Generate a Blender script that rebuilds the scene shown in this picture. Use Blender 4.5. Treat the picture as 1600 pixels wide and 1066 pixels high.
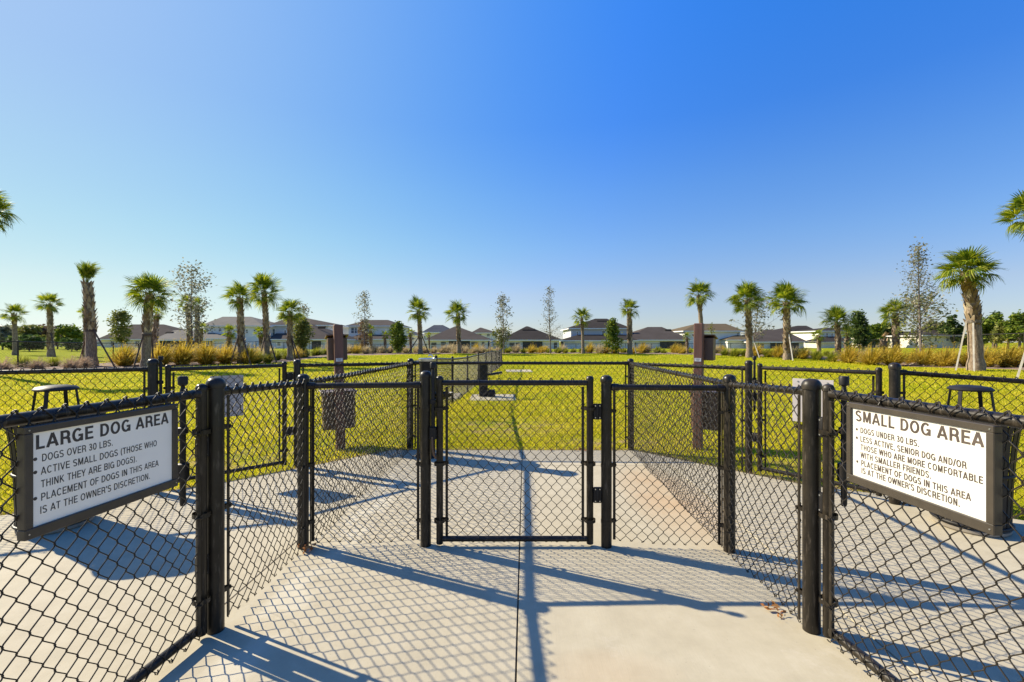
import bpy, math, random
import numpy as np
from mathutils import Vector, Matrix
R = random.Random(7)
rad = math.radians
for o in list(bpy.data.objects): bpy.data.objects.remove(o)
SC = bpy.context.scene; COL = SC.collection

# ---------------------------------------------------------------- camera, sky, sun, exposure
EYE = 1.45; FPX = 720.0; HZ = 534.0
cam = bpy.data.cameras.new('camera'); cam_ob = bpy.data.objects.new('camera', cam); COL.objects.link(cam_ob)
cam_ob.location = (0, 0, EYE); cam_ob.rotation_euler = (rad(90), 0, 0)
cam.sensor_width = 36; cam.lens = 36*FPX/1600; cam.clip_start = .02; cam.clip_end = 2500; cam.shift_y = 1/1600
SC.camera = cam_ob
TO_SUN = Vector((-1.36, .624, 1.0)).normalized()
world = bpy.data.worlds.new('World'); SC.world = world; world.use_nodes = True
wn = world.node_tree; wbg = wn.nodes['Background']
sky = wn.nodes.new('ShaderNodeTexSky'); sky.sky_type = 'NISHITA'; sky.sun_disc = False
sky.sun_elevation = math.asin(TO_SUN.z); sky.sun_rotation = math.atan2(TO_SUN.x, TO_SUN.y)
sky.air_density = 1.1; sky.dust_density = .0; sky.ozone_density = 3.5; sky.altitude = 0
hs = wn.nodes.new('ShaderNodeHueSaturation'); hs.inputs['Saturation'].default_value = 1.0
hz = wn.nodes.new('ShaderNodeMix'); hz.data_type = 'RGBA'; hz.blend_type = 'MULTIPLY'; hz.inputs[0].default_value = 1
tcw = wn.nodes.new('ShaderNodeTexCoord'); spw = wn.nodes.new('ShaderNodeSeparateXYZ'); rpw = wn.nodes.new('ShaderNodeValToRGB')   # white balance by height: pale blue haze low, azure high
wn.links.new(tcw.outputs['Generated'], spw.inputs[0]); wn.links.new(spw.outputs['Z'], rpw.inputs[0])
ew = rpw.color_ramp.elements; ew.new(.1); ew.new(.2); ew.new(.3); ew.new(.42); ew.new(.6)
for e_, (p_, c_) in zip(ew, [(0, (.46, .52, .70)), (.1, (.62, .59, .70)), (.2, (.53, .66, .86)), (.3, (.43, .68, 1.0)), (.42, (.27, .66, 1.2)), (.6, (.20, .77, 1.5)), (1, (.18, .79, 1.6))]): e_.position = p_; e_.color = (*c_, 1)
wn.links.new(sky.outputs[0], hz.inputs[6]); wn.links.new(rpw.outputs[0], hz.inputs[7])
dt = wn.nodes.new('ShaderNodeVectorMath'); dt.operation = 'DOT_PRODUCT'; dt.inputs[1].default_value = TO_SUN; wn.links.new(tcw.outputs['Generated'], dt.inputs[0])
m1 = wn.nodes.new('ShaderNodeMath'); m1.operation = 'MAXIMUM'; m1.inputs[1].default_value = 0; wn.links.new(dt.outputs['Value'], m1.inputs[0])
m2 = wn.nodes.new('ShaderNodeMath'); m2.operation = 'POWER'; m2.inputs[1].default_value = 4; wn.links.new(m1.outputs[0], m2.inputs[0])
m3 = wn.nodes.new('ShaderNodeMath'); m3.operation = 'MULTIPLY'; m3.inputs[1].default_value = .6; wn.links.new(m2.outputs[0], m3.inputs[0])
au = wn.nodes.new('ShaderNodeMix'); au.data_type = 'RGBA'; au.inputs[7].default_value = (3.5, 3.75, 4.1, 1)      # pale aureole of haze round the sun
wn.links.new(m3.outputs[0], au.inputs[0]); wn.links.new(hz.outputs[2], au.inputs[6]); sx = wn.nodes.new('ShaderNodeSeparateColor'); cx_ = wn.nodes.new('ShaderNodeCombineColor'); mb = wn.nodes.new('ShaderNodeMath'); mb.operation = 'MINIMUM'; mb.inputs[1].default_value = 4.8
wn.links.new(au.outputs[2], sx.inputs[0]); wn.links.new(sx.outputs[2], mb.inputs[0])
for q in (0, 1): wn.links.new(sx.outputs[q], cx_.inputs[q])
wn.links.new(mb.outputs[0], cx_.inputs[2]); wn.links.new(cx_.outputs[0], hs.inputs['Color']); wn.links.new(hs.outputs[0], wbg.inputs['Color'])
wbg.inputs['Strength'].default_value = .097
sl = bpy.data.lights.new('sun', 'SUN'); sl.energy = 4.7; sl.angle = rad(.53); sl.color = (1, .90, .70)
so = bpy.data.objects.new('sun', sl); COL.objects.link(so); so.location = (-30, 14, 22)
so.rotation_euler = TO_SUN.to_track_quat('Z', 'Y').to_euler()
SC.view_settings.view_transform = 'Standard'; SC.view_settings.look = 'None'
SC.view_settings.exposure = .95; SC.view_settings.gamma = 1; SC.view_settings.use_curve_mapping = False
SC.render.engine = 'CYCLES'

# ---------------------------------------------------------------- helpers
def at(px, Y, py=None):
    """world point seen at photo pixel (px, py) when it stands Y metres ahead"""
    x = (px-800)*Y/FPX
    return (x, Y) if py is None else (x, Y, EYE-(py-HZ)*Y/FPX)
def tag(o, label=None, cat=None, group=None, kind=None):
    if label: o['label'] = label
    if cat: o['category'] = cat
    if group: o['group'] = group
    if kind: o['kind'] = kind
    return o
def empty(name, loc=(0, 0, 0), rz=0):
    o = bpy.data.objects.new(name, None); o.location = loc; o.rotation_euler = (0, 0, rz); o.empty_display_size = .1
    COL.objects.link(o); return o
def link_mesh(name, me, parent=None, loc=None):
    o = bpy.data.objects.new(name, me); COL.objects.link(o)
    if parent: o.parent = parent
    if loc is not None: o.location = loc
    return o
class MB:
    def __init__(s): s.v = []; s.f = []; s.m = []
    def add(s, vs, fs, mi=0):
        b = len(s.v); s.v += [tuple(v) for v in vs]; s.f += [tuple(i+b for i in f) for f in fs]; s.m += [mi]*len(fs)
        return s
    def box(s, c, d, rz=0, mi=0, bev=0, tilt=None):
        hx, hy, hz = d[0]/2, d[1]/2, d[2]/2; M = Matrix.Rotation(rz, 3, 'Z')
        if tilt is not None: M = M @ tilt
        c = Vector(c)
        if bev <= 0:
            vs = [c+M@Vector((x*hx, y*hy, z*hz)) for z in (-1, 1) for y in (-1, 1) for x in (-1, 1)]
            return s.add(vs, [(0, 2, 3, 1), (4, 5, 7, 6), (0, 1, 5, 4), (2, 6, 7, 3), (0, 4, 6, 2), (1, 3, 7, 5)], mi)
        b = bev; L = []
        for z, q in ((-hz, b), (-hz+b, 0), (hz-b, 0), (hz, b)):
            for (x, y) in ((-hx+q+b, -hy+q), (hx-q-b, -hy+q), (hx-q, -hy+q+b), (hx-q, hy-q-b), (hx-q-b, hy-q), (-hx+q+b, hy-q), (-hx+q, hy-q-b), (-hx+q, -hy+q+b)):
                L.append(c+M@Vector((x, y, z)))
        F = [tuple(range(7, -1, -1)), tuple(range(24, 32))]
        for k in range(3):
            for i in range(8): F.append((k*8+i, k*8+(i+1) % 8, k*8+8+(i+1) % 8, k*8+8+i))
        return s.add(L, F, mi)
    def rev(s, prof, c=(0, 0, 0), n=16, mi=0, axis=None):
        """prof: list of (radius, height) revolved about z (or axis) at c"""
        c = Vector(c); M = axis.to_track_quat('Z', 'Y').to_matrix() if axis is not None else Matrix.Identity(3)
        L = []; F = []
        for r, z in prof:
            for i in range(n):
                a = 2*math.pi*i/n; L.append(c+M@Vector((r*math.cos(a), r*math.sin(a), z)))
        for k in range(len(prof)-1):
            for i in range(n): F.append((k*n+i, k*n+(i+1) % n, k*n+n+(i+1) % n, k*n+n+i))
        F.append(tuple(range(n-1, -1, -1))); k = (len(prof)-1)*n; F.append(tuple(range(k, k+n)))
        return s.add(L, F, mi)
    def tube(s, pts, r, n=8, mi=0, caps=True):
        pts = [Vector(p) for p in pts]; rs = r if isinstance(r, (list, tuple)) else [r]*len(pts)
        L = []; F = []; up = None
        for k, p in enumerate(pts):
            t = (pts[min(k+1, len(pts)-1)]-pts[max(k-1, 0)])
            t = t.normalized() if t.length > 1e-9 else Vector((0, 0, 1))
            if up is None: up = Vector((0, 0, 1)) if abs(t.z) < .9 else Vector((1, 0, 0))
            a = (up-t*up.dot(t)).normalized(); b = t.cross(a); up = a
            for i in range(n):
                q = 2*math.pi*i/n; L.append(p+(a*math.cos(q)+b*math.sin(q))*rs[k])
        for k in range(len(pts)-1):
            for i in range(n): F.append((k*n+i, k*n+(i+1) % n, k*n+n+(i+1) % n, k*n+n+i))
        if caps and n > 2: F.append(tuple(range(n-1, -1, -1))); k = (len(pts)-1)*n; F.append(tuple(range(k, k+n)))
        return s.add(L, F, mi)
    def mesh(s, name, mats, smooth=False):
        me = bpy.data.meshes.new(name); me.from_pydata(s.v, [], s.f)
        for m in (mats if isinstance(mats, (list, tuple)) else [mats]): me.materials.append(m)
        if any(s.m): me.polygons.foreach_set('material_index', s.m)
        me.update()
        if smooth: me.shade_smooth() if hasattr(me, 'shade_smooth') else None; me.set_sharp_from_angle(angle=rad(38)) if smooth is True else None
        return me
    def build(s, name, mats, parent=None, smooth=False, loc=None):
        return link_mesh(name, s.mesh(name, mats, smooth), parent, loc)
def np_mesh(name, V, F, mat, smooth=False):
    """V (n,3) F (m,k) numpy arrays, uniform polygon size"""
    me = bpy.data.meshes.new(name); k = F.shape[1]
    me.vertices.add(len(V)); me.vertices.foreach_set('co', np.ascontiguousarray(V, dtype=np.float32).ravel())
    me.loops.add(F.size); me.loops.foreach_set('vertex_index', F.astype(np.int32).ravel())
    me.polygons.add(len(F)); me.polygons.foreach_set('loop_start', (np.arange(len(F))*k).astype(np.int32))
    me.materials.append(mat); me.update(calc_edges=True); me.validate()
    if smooth: me.shade_smooth()
    return me

# ---------------------------------------------------------------- materials
class NT:
    def __init__(s, name):
        s.m = bpy.data.materials.new(name); s.m.use_nodes = True; s.t = s.m.node_tree; s.b = s.t.nodes['Principled BSDF']
        s.co = None
    def n(s, ty, **kw):
        x = s.t.nodes.new(ty)
        for k, v in kw.items(): setattr(x, k, v)
        return x
    def l(s, a, b): s.t.links.new(a, b)
    def coord(s, scale=None):
        g = s.n('ShaderNodeNewGeometry').outputs['Position']
        if s.co == 'obj': g = s.n('ShaderNodeTexCoord').outputs['Object']
        if scale:
            mp = s.n('ShaderNodeMapping'); mp.inputs['Scale'].default_value = scale; s.l(g, mp.inputs[0]); g = mp.outputs[0]
        return g
    def noise(s, sc, det=4, rough=.55, scale=None):
        x = s.n('ShaderNodeTexNoise'); x.inputs['Scale'].default_value = sc; x.inputs['Detail'].default_value = det
        x.inputs['Roughness'].default_value = rough; s.l(s.coord(scale), x.inputs['Vector']); return x.outputs['Fac']
    def ramp(s, f, stops):
        r = s.n('ShaderNodeValToRGB'); e = r.color_ramp.elements
        while len(e) < len(stops): e.new(.5)
        for q, (p, c) in zip(e, stops): q.position = p; q.color = (*c, 1) if len(c) == 3 else c
        s.l(f, r.inputs[0]); return r.outputs[0]
    def mix(s, f, a, b, mode='MIX'):
        x = s.n('ShaderNodeMix', data_type='RGBA', blend_type=mode)
        for k, v in ((0, f), (6, a), (7, b)):
            if hasattr(v, 'links') or hasattr(v, 'is_linked'): s.l(v, x.inputs[k])
            else: x.inputs[k].default_value = v if k == 0 else (*v, 1)
        return x.outputs[2]
    def math(s, op, a, b=0.0, c=None):
        x = s.n('ShaderNodeMath', operation=op)
        for k, v in enumerate((a, b) if c is None else (a, b, c)):
            if hasattr(v, 'is_linked'): s.l(v, x.inputs[k])
            else: x.inputs[k].default_value = v
        return x.outputs[0]
    def bump(s, h, st=.3, d=.01):
        x = s.n('ShaderNodeBump'); x.inputs['Strength'].default_value = st; x.inputs['Distance'].default_value = d
        s.l(h, x.inputs['Height']); s.l(x.outputs[0], s.b.inputs['Normal'])
    def set(s, col=None, rough=None, metal=None, spec=None):
        if col is not None:
            if hasattr(col, 'is_linked'): s.l(col, s.b.inputs['Base Color'])
            else: s.b.inputs['Base Color'].default_value = (*col, 1)
        if rough is not None:
            if hasattr(rough, 'is_linked'): s.l(rough, s.b.inputs['Roughness'])
            else: s.b.inputs['Roughness'].default_value = rough
        if metal is not None: s.b.inputs['Metallic'].default_value = metal
        if spec is not None: s.b.inputs['Specular IOR Level'].default_value = spec
        return s
def simple(name, c1, c2, sc=3, rough=.6, bump=0, bd=.01, metal=0, det=4, obj=False, spec=.5):
    t = NT(name); t.co = 'obj' if obj else None
    f = t.noise(sc, det); t.set(t.ramp(f, [(.3, c1), (.7, c2)]), rough, metal, spec)
    if bump: t.bump(t.noise(sc*4, 3), bump, bd)
    return t.m
def leafy(name, c1, c2, c3, transl=.35, sc=.8, rough=.45, tcol=None):
    t = NT(name); isl = t.n('ShaderNodeNewGeometry').outputs['Random Per Island']
    f = t.math('ADD', t.math('MULTIPLY', isl, .55), t.math('MULTIPLY', t.noise(sc, 2), .45))
    col = t.ramp(f, [(.2, c1), (.5, c2), (.8, c3)]); t.set(col, max(rough, .55), 0, .15)
    tr = t.n('ShaderNodeBsdfTranslucent')
    if tcol: tc = t.mix(1.0, col, tcol, 'MULTIPLY'); t.l(tc, tr.inputs[0])
    else: t.l(col, tr.inputs[0])
    mx = t.n('ShaderNodeMixShader'); mx.inputs[0].default_value = transl
    t.l(t.b.outputs[0], mx.inputs[1]); t.l(tr.outputs[0], mx.inputs[2]); t.l(mx.outputs[0], t.t.nodes['Material Output'].inputs['Surface'])
    return t.m
M = {}
# black vinyl coated steel with dust and scuffs
t = NT('black_vinyl_steel'); f = t.noise(9, 5, .6); g = t.noise(70, 3, .6, (1, 1, .15))
c = t.ramp(f, [(.35, (.014, .011, .008)), (.62, (.026, .020, .013)), (.8, (.05, .038, .025))])
c = t.mix(t.ramp(g, [(.56, (0, 0, 0)), (.72, (.6, .6, .6))]), c, (.12, .095, .07)); t.set(c, t.ramp(f, [(.3, (.28,)*3), (.8, (.5,)*3)]), 0, .3)
t.bump(g, .12, .002); M['black'] = t.m
M['wire'] = simple('black_vinyl_wire', (.014, .011, .008), (.036, .028, .02), 30, .45, spec=.3)
t = NT('sign_frame_bronze'); f = t.noise(14, 4); g = t.noise(160, 2)
c = t.ramp(f, [(.3, (.042, .033, .023)), (.7, (.060, .047, .033))]); c = t.mix(t.ramp(g, [(.77, (0, 0, 0)), (.80, (1, 1, 1))]), c, (.3, .28, .25)); t.set(c, .45); M['frame'] = t.m
t = NT('sign_panel_white'); f = t.noise(5, 5); t.set(t.ramp(f, [(.3, (.86, .80, .69)), (.6, (.90, .84, .73)), (.85, (.83, .77, .66))]), .35); M['panel'] = t.m
t = NT('sign_panel_white_toned_for_sun'); f = t.noise(5, 5); t.set(t.ramp(f, [(.3, (.63, .61, .55)), (.6, (.68, .655, .59)), (.85, (.60, .58, .52))]), .5); M['panel_toned_for_sun'] = t.m  # same white panel, its colour darkened to offset the direct sun on it
M['letters'] = simple('sign_lettering_charcoal', (.030, .026, .024), (.06, .05, .044), 18, .5)
M['letters2'] = simple('sign_lettering_brown', (.05, .036, .028), (.09, .066, .052), 18, .5)
# concrete
t = NT('broom_finished_concrete')
a = t.noise(.55, 5, .6); b = t.noise(6, 6, .65); d = t.noise(70, 2, .5); br = t.noise(22, 3, .6, (7, .35, 1)); fine = t.noise(420, 2)
c = t.ramp(a, [(.28, (0.378, 0.325, 0.220)), (.5, (0.464, 0.401, 0.276)), (.75, (0.516, 0.456, 0.328))])
c = t.mix(.55, c, t.ramp(b, [(.25, (0.353, 0.304, 0.208)), (.5, (0.456, 0.397, 0.276)), (.72, (0.533, 0.473, 0.340))]))
c = t.mix(t.ramp(t.noise(55, 2), [(.70, (0, 0, 0)), (.75, (.5, .5, .5))]), c, (0.258, 0.220, 0.168))
c = t.mix(t.ramp(br, [(.35, (.14,)*3), (.6, (0, 0, 0))]), c, (0.361, 0.313, 0.240))
c = t.mix(t.ramp(fine, [(.3, (.22,)*3), (.55, (0, 0, 0))]), c, (0.292, 0.254, 0.192))
sep = t.n('ShaderNodeSeparateXYZ'); t.l(t.coord(), sep.inputs[0]); X, Y = sep.outputs[0], sep.outputs[1]
def blob(cx, cy, rx, ry):
    q = t.math('ADD', t.math('POWER', t.math('DIVIDE', t.math('ABSOLUTE', t.math('SUBTRACT', X, cx)), rx), 2.0), t.math('POWER', t.math('DIVIDE', t.math('ABSOLUTE', t.math('SUBTRACT', Y, cy)), ry), 2.0))
    return t.math('MAXIMUM', t.math('SUBTRACT', 1.0, q), 0.0)
rust = t.math('MULTIPLY', t.math('ADD', blob(1.45, 4.3, .45, 1.2), t.math('MULTIPLY', blob(.42, 2.0, .35, .2), .35)), t.noise(2.6, 4))
c = t.mix(t.math('MINIMUM', t.math('MULTIPLY', rust, .85), .5), c, (0.482, 0.279, 0.128))
pale = t.math('MULTIPLY', t.math('ADD', blob(-1.22, 3.6, .16, 2.2), blob(-1.25, 2.4, .14, .8)), t.ramp(t.noise(3.2, 4), [(.42, (0, 0, 0)), (.6, (1, 1, 1))]))
c = t.mix(t.math('MINIMUM', t.math('MULTIPLY', pale, .8), .6), c, (0.568, 0.515, 0.392))
vo = t.n('ShaderNodeTexVoronoi', feature='DISTANCE_TO_EDGE'); vo.inputs['Scale'].default_value = .42
wv = t.n('ShaderNodeVectorMath', operation='ADD'); t.l(t.coord(), wv.inputs[0]); nzv = t.n('ShaderNodeTexNoise'); nzv.inputs['Scale'].default_value = 2.2; nzv.inputs['Detail'].default_value = 6; t.l(nzv.outputs['Color'], wv.inputs[1]); t.l(wv.outputs[0], vo.inputs['Vector'])
ck = t.ramp(vo.outputs[0], [(0, (.55,)*3), (.0022, (0, 0, 0))]); c = t.mix(t.math('MULTIPLY', ck, t.ramp(t.noise(.5, 3), [(.48, (0, 0, 0)), (.58, (1, 1, 1))])), c, (.20, .17, .12))
sc = t.noise(1.7, 7, .8); c = t.mix(t.ramp(sc, [(.56, (0, 0, 0)), (.72, (.45,)*3)]), c, (.36, .31, .22)); c = t.mix(t.ramp(sc, [(.28, (.5,)*3), (.42, (0, 0, 0))]), c, (.56, .50, .39))
t.set(c, .82, 0, .3); t.bump(t.math('ADD', t.math('MULTIPLY', br, .6), t.math('MULTIPLY', fine, .5)), .22, .004); M['concrete'] = t.m
# lawn
t = NT('lawn_turf')
a = t.noise(.8, 6, .7); b = t.noise(6, 6, .8); d = t.noise(38, 4, .75); e = t.noise(.16, 4)
c = t.ramp(b, [(.32, (.12, .15, .003)), (.44, (.30, .30, .004)), (.56, (.48, .42, .006)), (.7, (.62, .50, .02))])
c2 = t.ramp(d, [(.32, (.12, .13, .003)), (.5, (.40, .37, .005)), (.64, (.62, .50, .02))]); c = t.mix(.45, c, c2)
c = t.mix(t.ramp(a, [(.5, (0, 0, 0)), (.68, (.6,)*3)]), c, (.16, .26, .008)); c = t.mix(t.ramp(e, [(.45, (0, 0, 0)), (.65, (.45,)*3)]), c, (.50, .36, .03))
fl = t.noise(14, 5, .8); c = t.mix(t.ramp(fl, [(.58, (0, 0, 0)), (.68, (.6,)*3)]), c, (.44, .28, .10)); c = t.mix(t.ramp(fl, [(.30, (.75,)*3), (.42, (0, 0, 0))]), c, (.05, .085, .004))
sy = t.n('ShaderNodeSeparateXYZ'); t.l(t.coord(), sy.inputs[0]); far_ = t.math('MULTIPLY', t.math('MINIMUM', t.math('MAXIMUM', t.math('DIVIDE', t.math('SUBTRACT', sy.outputs[1], 20.0), 22.0), 0.0), 1.0), .62)
c = t.mix(far_, c, (.23, .27, .006))       # greener turf on the far bank
def wear(cx, cy, rx, ry):
    q = t.math('ADD', t.math('POWER', t.math('ABSOLUTE', t.math('DIVIDE', t.math('SUBTRACT', sy.outputs[0], cx), rx)), 2.0), t.math('POWER', t.math('ABSOLUTE', t.math('DIVIDE', t.math('SUBTRACT', sy.outputs[1], cy), ry)), 2.0)); return t.math('MAXIMUM', t.math('SUBTRACT', 1.0, q), 0.0)
wr_ = t.math('ADD', t.math('ADD', wear(-.2, 8.0, 1.5, 1.3), wear(-3.5, 5.7, 1.1, .8)), t.math('ADD', wear(3.6, 5.2, 1.1, .8), wear(1.6, 6.7, 1.2, .5)))
c = t.mix(t.math('MINIMUM', t.math('MULTIPLY', wr_, t.ramp(t.noise(3.5, 5, .7), [(.45, (0, 0, 0)), (.62, (1, 1, 1))])), .75), c, (.40, .27, .13))     # worn turf by the gates
gp = t.noise(.55, 5, .75); c = t.mix(t.ramp(gp, [(.50, (0, 0, 0)), (.62, (.55,)*3)]), c, (.17, .24, .006))
t.set(c, .9, 0, .03); t.bump(t.math('ADD', t.math('ADD', b, d), fl), .6, .06); M['lawn'] = t.m
M['blade'] = leafy('grass_blade', (.12, .18, .004), (.60, .53, .010), (.90, .72, .12), .5, 1.1, .8)
t = NT('pine_straw_mulch'); a = t.noise(2, 5); b = t.noise(26, 4, .7)
c = t.mix(.5, t.ramp(a, [(.3, (.15, .085, .05)), (.7, (.33, .22, .15))]), t.ramp(b, [(.3, (.07, .04, .025)), (.7, (.42, .29, .2))])); t.set(c, .9); t.bump(b, .8, .05); M['mulch'] = t.m
M['sand'] = simple('pale_sand', (.52, .40, .29), (.66, .53, .40), 3, .9, .3, .03)
# palms, trees, grasses
M['frond'] = leafy('palm_frond', (.06, .11, .012), (.18, .24, .02), (.42, .42, .06), .45, 1.2, .38, (1.2, 1.15, .5))
M['frond_dry'] = leafy('palm_frond_dry', (.20, .12, .05), (.36, .23, .10), (.5, .36, .18), .3, 1.2, .7)
t = NT('palm_trunk'); t.co = 'obj'; f = t.noise(5, 5, .7); g = t.noise(16, 4, .7, (1, 1, .4))
c = t.ramp(g, [(.3, (.085, .058, .038)), (.5, (.24, .175, .12)), (.72, (.44, .35, .25))]); c = t.mix(t.ramp(f, [(.4, (0, 0, 0)), (.7, (.6,)*3)]), c, (.16, .10, .06)); t.set(c, .85); t.bump(g, .7, .03); M['trunk'] = t.m
M['boot'] = leafy('palm_boot', (.13, .085, .05), (.30, .22, .145), (.52, .43, .32), .05, 3, .8)
M['bark'] = simple('tree_bark', (.085, .065, .05), (.21, .17, .135), 8, .85, .5, .01)
M['leaf_grey'] = leafy('leaf_grey_green', (.11, .12, .07), (.22, .22, .14), (.40, .37, .26), .4, .8, .55)
M['leaf_olive'] = leafy('leaf_olive', (.08, .10, .02), (.18, .20, .04), (.34, .32, .10), .4, .8)
M['leaf_green'] = leafy('leaf_green', (.05, .09, .012), (.14, .20, .02), (.34, .37, .05), .4, .8)
M['leaf_dark'] = leafy('leaf_dark', (.03, .06, .014), (.08, .13, .03), (.20, .23, .06), .4, .8, .35)
M['leaf_brown'] = leafy('leaf_brown', (.12, .075, .04), (.24, .15, .08), (.36, .27, .16), .25, .8, .7)
M['gr_gold'] = leafy('grass_gold', (.28, .21, .02), (.52, .37, .035), (.70, .52, .11), .45, 2, .7)
M['gr_tan'] = leafy('grass_tan', (.30, .24, .12), (.50, .40, .22), (.66, .55, .34), .45, 2, .8)
M['gr_green'] = leafy('grass_green', (.12, .15, .015), (.26, .28, .025), (.44, .40, .06), .4, 2, .6)
M['gr_mauve'] = leafy('grass_mauve', (.26, .17, .11), (.42, .30, .20), (.58, .45, .32), .4, 2, .8)
M['stake_dark'] = simple('brace_dark_timber', (.05, .030, .022), (.12, .07, .05), 6, .8)
M['stake_pale'] = simple('brace_pale_timber', (.46, .41, .35), (.64, .58, .50), 4, .75)
M['leaf_litter'] = leafy('dry_leaf', (.20, .07, .02), (.34, .14, .04), (.45, .24, .09), .2, 9, .7)
# stations etc
t = NT('recycled_brown_lumber'); f = t.noise(20, 4, .6, (1, 1, .12)); a = t.noise(2.5, 3)
c = t.ramp(f, [(.3, (.125, .052, .034)), (.7, (.20, .088, .058))]); c = t.mix(t.math('MULTIPLY', a, .35), c, (.11, .06, .045)); t.set(c, .6); t.bump(f, .25, .003); M['lumber'] = t.m
M['brown_metal'] = simple('brown_powder_coat', (.085, .045, .025), (.13, .070, .042), 5, .45)
M['sticker'] = simple('white_sticker', (.62, .61, .60), (.72, .71, .70), 40, .5)
M['grey_sign'] = simple('pale_grey_aluminium', (.44, .40, .38), (.54, .49, .46), 3, .5)
M['steel'] = simple('brushed_steel', (.45, .45, .44), (.62, .62, .60), 12, .3, metal=.9)
M['receptacle'] = simple('black_thermoplastic', (.012, .011, .011), (.024, .021, .019), 12, .5, spec=.25)
M['liner'] = simple('liner_plastic', (.20, .17, .13), (.32, .28, .22), 6, .6)
# houses
def shingle(name, c1, c2):
    t = NT(name); a = t.noise(.5, 4); b = t.noise(14, 3, .6, (1, 1, 3)); c = t.mix(.5, t.ramp(a, [(.3, c1), (.7, c2)]), t.ramp(b, [(.3, c1), (.7, c2)])); t.set(c, 1.0, 0, .05); t.bump(b, .3, .03); return t.m
M['roof_brown'] = shingle('shingle_brown', (.062, .050, .042), (.10, .083, .072))
M['roof_dark'] = shingle('shingle_charcoal', (.032, .027, .024), (.058, .050, .044))
M['roof_slate'] = shingle('shingle_slate', (.04, .046, .058), (.085, .09, .105))
M['roof_light'] = shingle('shingle_pale_grey', (.15, .135, .11), (.22, .20, .17))
M['roof_tan'] = shingle('shingle_tan', (.10, .075, .045), (.15, .115, .07))
def stucco(name, c): return simple(name, tuple(x*.9 for x in c), c, .6, .85, .15, .02)
M['w_white'] = stucco('stucco_white', (.80, .77, .72)); M['w_beige'] = stucco('stucco_beige', (.55, .49, .40)); M['w_grey'] = stucco('stucco_grey', (.80, .76, .69))
M['w_blue'] = stucco('siding_blue_grey', (.52, .53, .56)); M['w_cream'] = stucco('stucco_cream', (.74, .68, .57)); M['w_aqua'] = stucco('stucco_aqua_grey', (.74, .71, .64))
M['trim'] = stucco('white_trim', (.78, .77, .75)); M['porch'] = simple('porch_screen_dark', (.018, .018, .022), (.04, .038, .04), 2, .5)
M['glass'] = simple('window_glass', (.06, .075, .09), (.11, .13, .15), 1, .08, spec=.8)
M['chain_far'] = M['wire']; M['soil'] = simple('joint_soil', (.035, .03, .022), (.07, .055, .04), 20, .9)

# ---------------------------------------------------------------- terrain
EPX = [-900, -200, 0, 150, 300, 450, 520, 700, 1000, 1200, 1260, 1400, 1500, 1600, 1800, 2500]
EY = [16, 18, 20, 23, 28, 34, 44, 50, 50, 44, 40, 30, 27, 25, 21, 18]
EZ = [-.02, -.02, -.02, -.03, -.03, -.05, .075, .13, .13, .045, .005, -.15, -.12, -.13, -.12, -.1]
def sm(a, b, x): q = np.clip((x-a)/(b-a), 0, 1); return q*q*(3-2*q)
def Tn(x, y):
    x = np.asarray(x, float); y = np.asarray(y, float); Yc = np.maximum(y, 3.0)
    px = 800+np.clip(x/Yc, -2.3, 2.3)*FPX; Ye = np.interp(px, EPX, EY); ze = np.interp(px, EPX, EZ)
    zm = -.21-.11*np.clip((Yc-13)/18, 0, 1); z = -.02+(zm+.02)*sm(7, 14, Yc); r = Yc/Ye
    z = z+(ze-z)*sm(.68, 1.0, r); z = z+(.12-z)*sm(1.02, 1.6, r)
    z = z+np.where(Yc > 9, 1, 0)*.018*(np.sin(x*.9+y*.37)+np.sin(y*.8-x*.23))*sm(9, 14, Yc)
    return z
def T(x, y): return float(Tn(x, y))
def edge_y(px): return float(np.interp(px, EPX, EY))
def grid_axis(a, b, fine, k):
    v = [0.0]
    while v[-1] < b: v.append(v[-1]+fine+abs(v[-1])*k)
    w = [0.0]
    while w[-1] > a: w.append(w[-1]-fine-abs(w[-1])*k)
    return np.array(sorted(set(v+w)))
gx = grid_axis(-700, 700, .6, .03); gy = grid_axis(-60, 1400, .5, .025)
XX, YY = np.meshgrid(gx, gy); ZZ = Tn(XX, YY)
V = np.stack([XX.ravel(), YY.ravel(), ZZ.ravel()], 1); nx, ny = len(gx), len(gy)
ii = (np.arange(ny-1)[:, None]*nx+np.arange(nx-1)[None, :]).ravel(); F = np.stack([ii, ii+1, ii+nx+1, ii+nx], 1)
tag(link_mesh('lawn', np_mesh('lawn', V, F, M['lawn'], True)), 'yellow green lawn of the dog park running out to the planting beds', kind='structure')

# concrete slab, cut at its joints into panels
SLAB = [(-1.6, 6.17), (-2.97, 4.73), (-4.22, 3.87), (-6.4, 2.5), (-8, -4), (8, -4), (6.4, 2.0), (4.12, 3.76), (3.49, 4.39), (2.97, 4.66), (2.51, 5.17), (1.63, 6.15)]
def clip(poly, n, d):
    out = []
    for i, p in enumerate(poly):
        q = poly[(i+1) % len(poly)]; a = p[0]*n[0]+p[1]*n[1]-d; b = q[0]*n[0]+q[1]*n[1]-d
        if a <= 0: out.append(p)
        if a*b < 0: k = a/(a-b); out.append((p[0]+(q[0]-p[0])*k, p[1]+(q[1]-p[1])*k))
    return out
cl = math.hypot(1, .029); n1 = (1/cl, -.029/cl); d1 = (.016-.029*1.96)/cl     # centre joint
n2 = (.023, 1.0); n1b = (1/cl, -.029/cl)
slab = empty('concrete_slab', (0, 3, 0)); tag(slab, 'sunlit pale concrete pad with a centre joint under the gates', kind='structure')
g = .004
cuts_x = [-4.6, -1.66, None, 1.70, 4.7]; cuts_y = [-4.5, .1, 5.42, 7]
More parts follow.
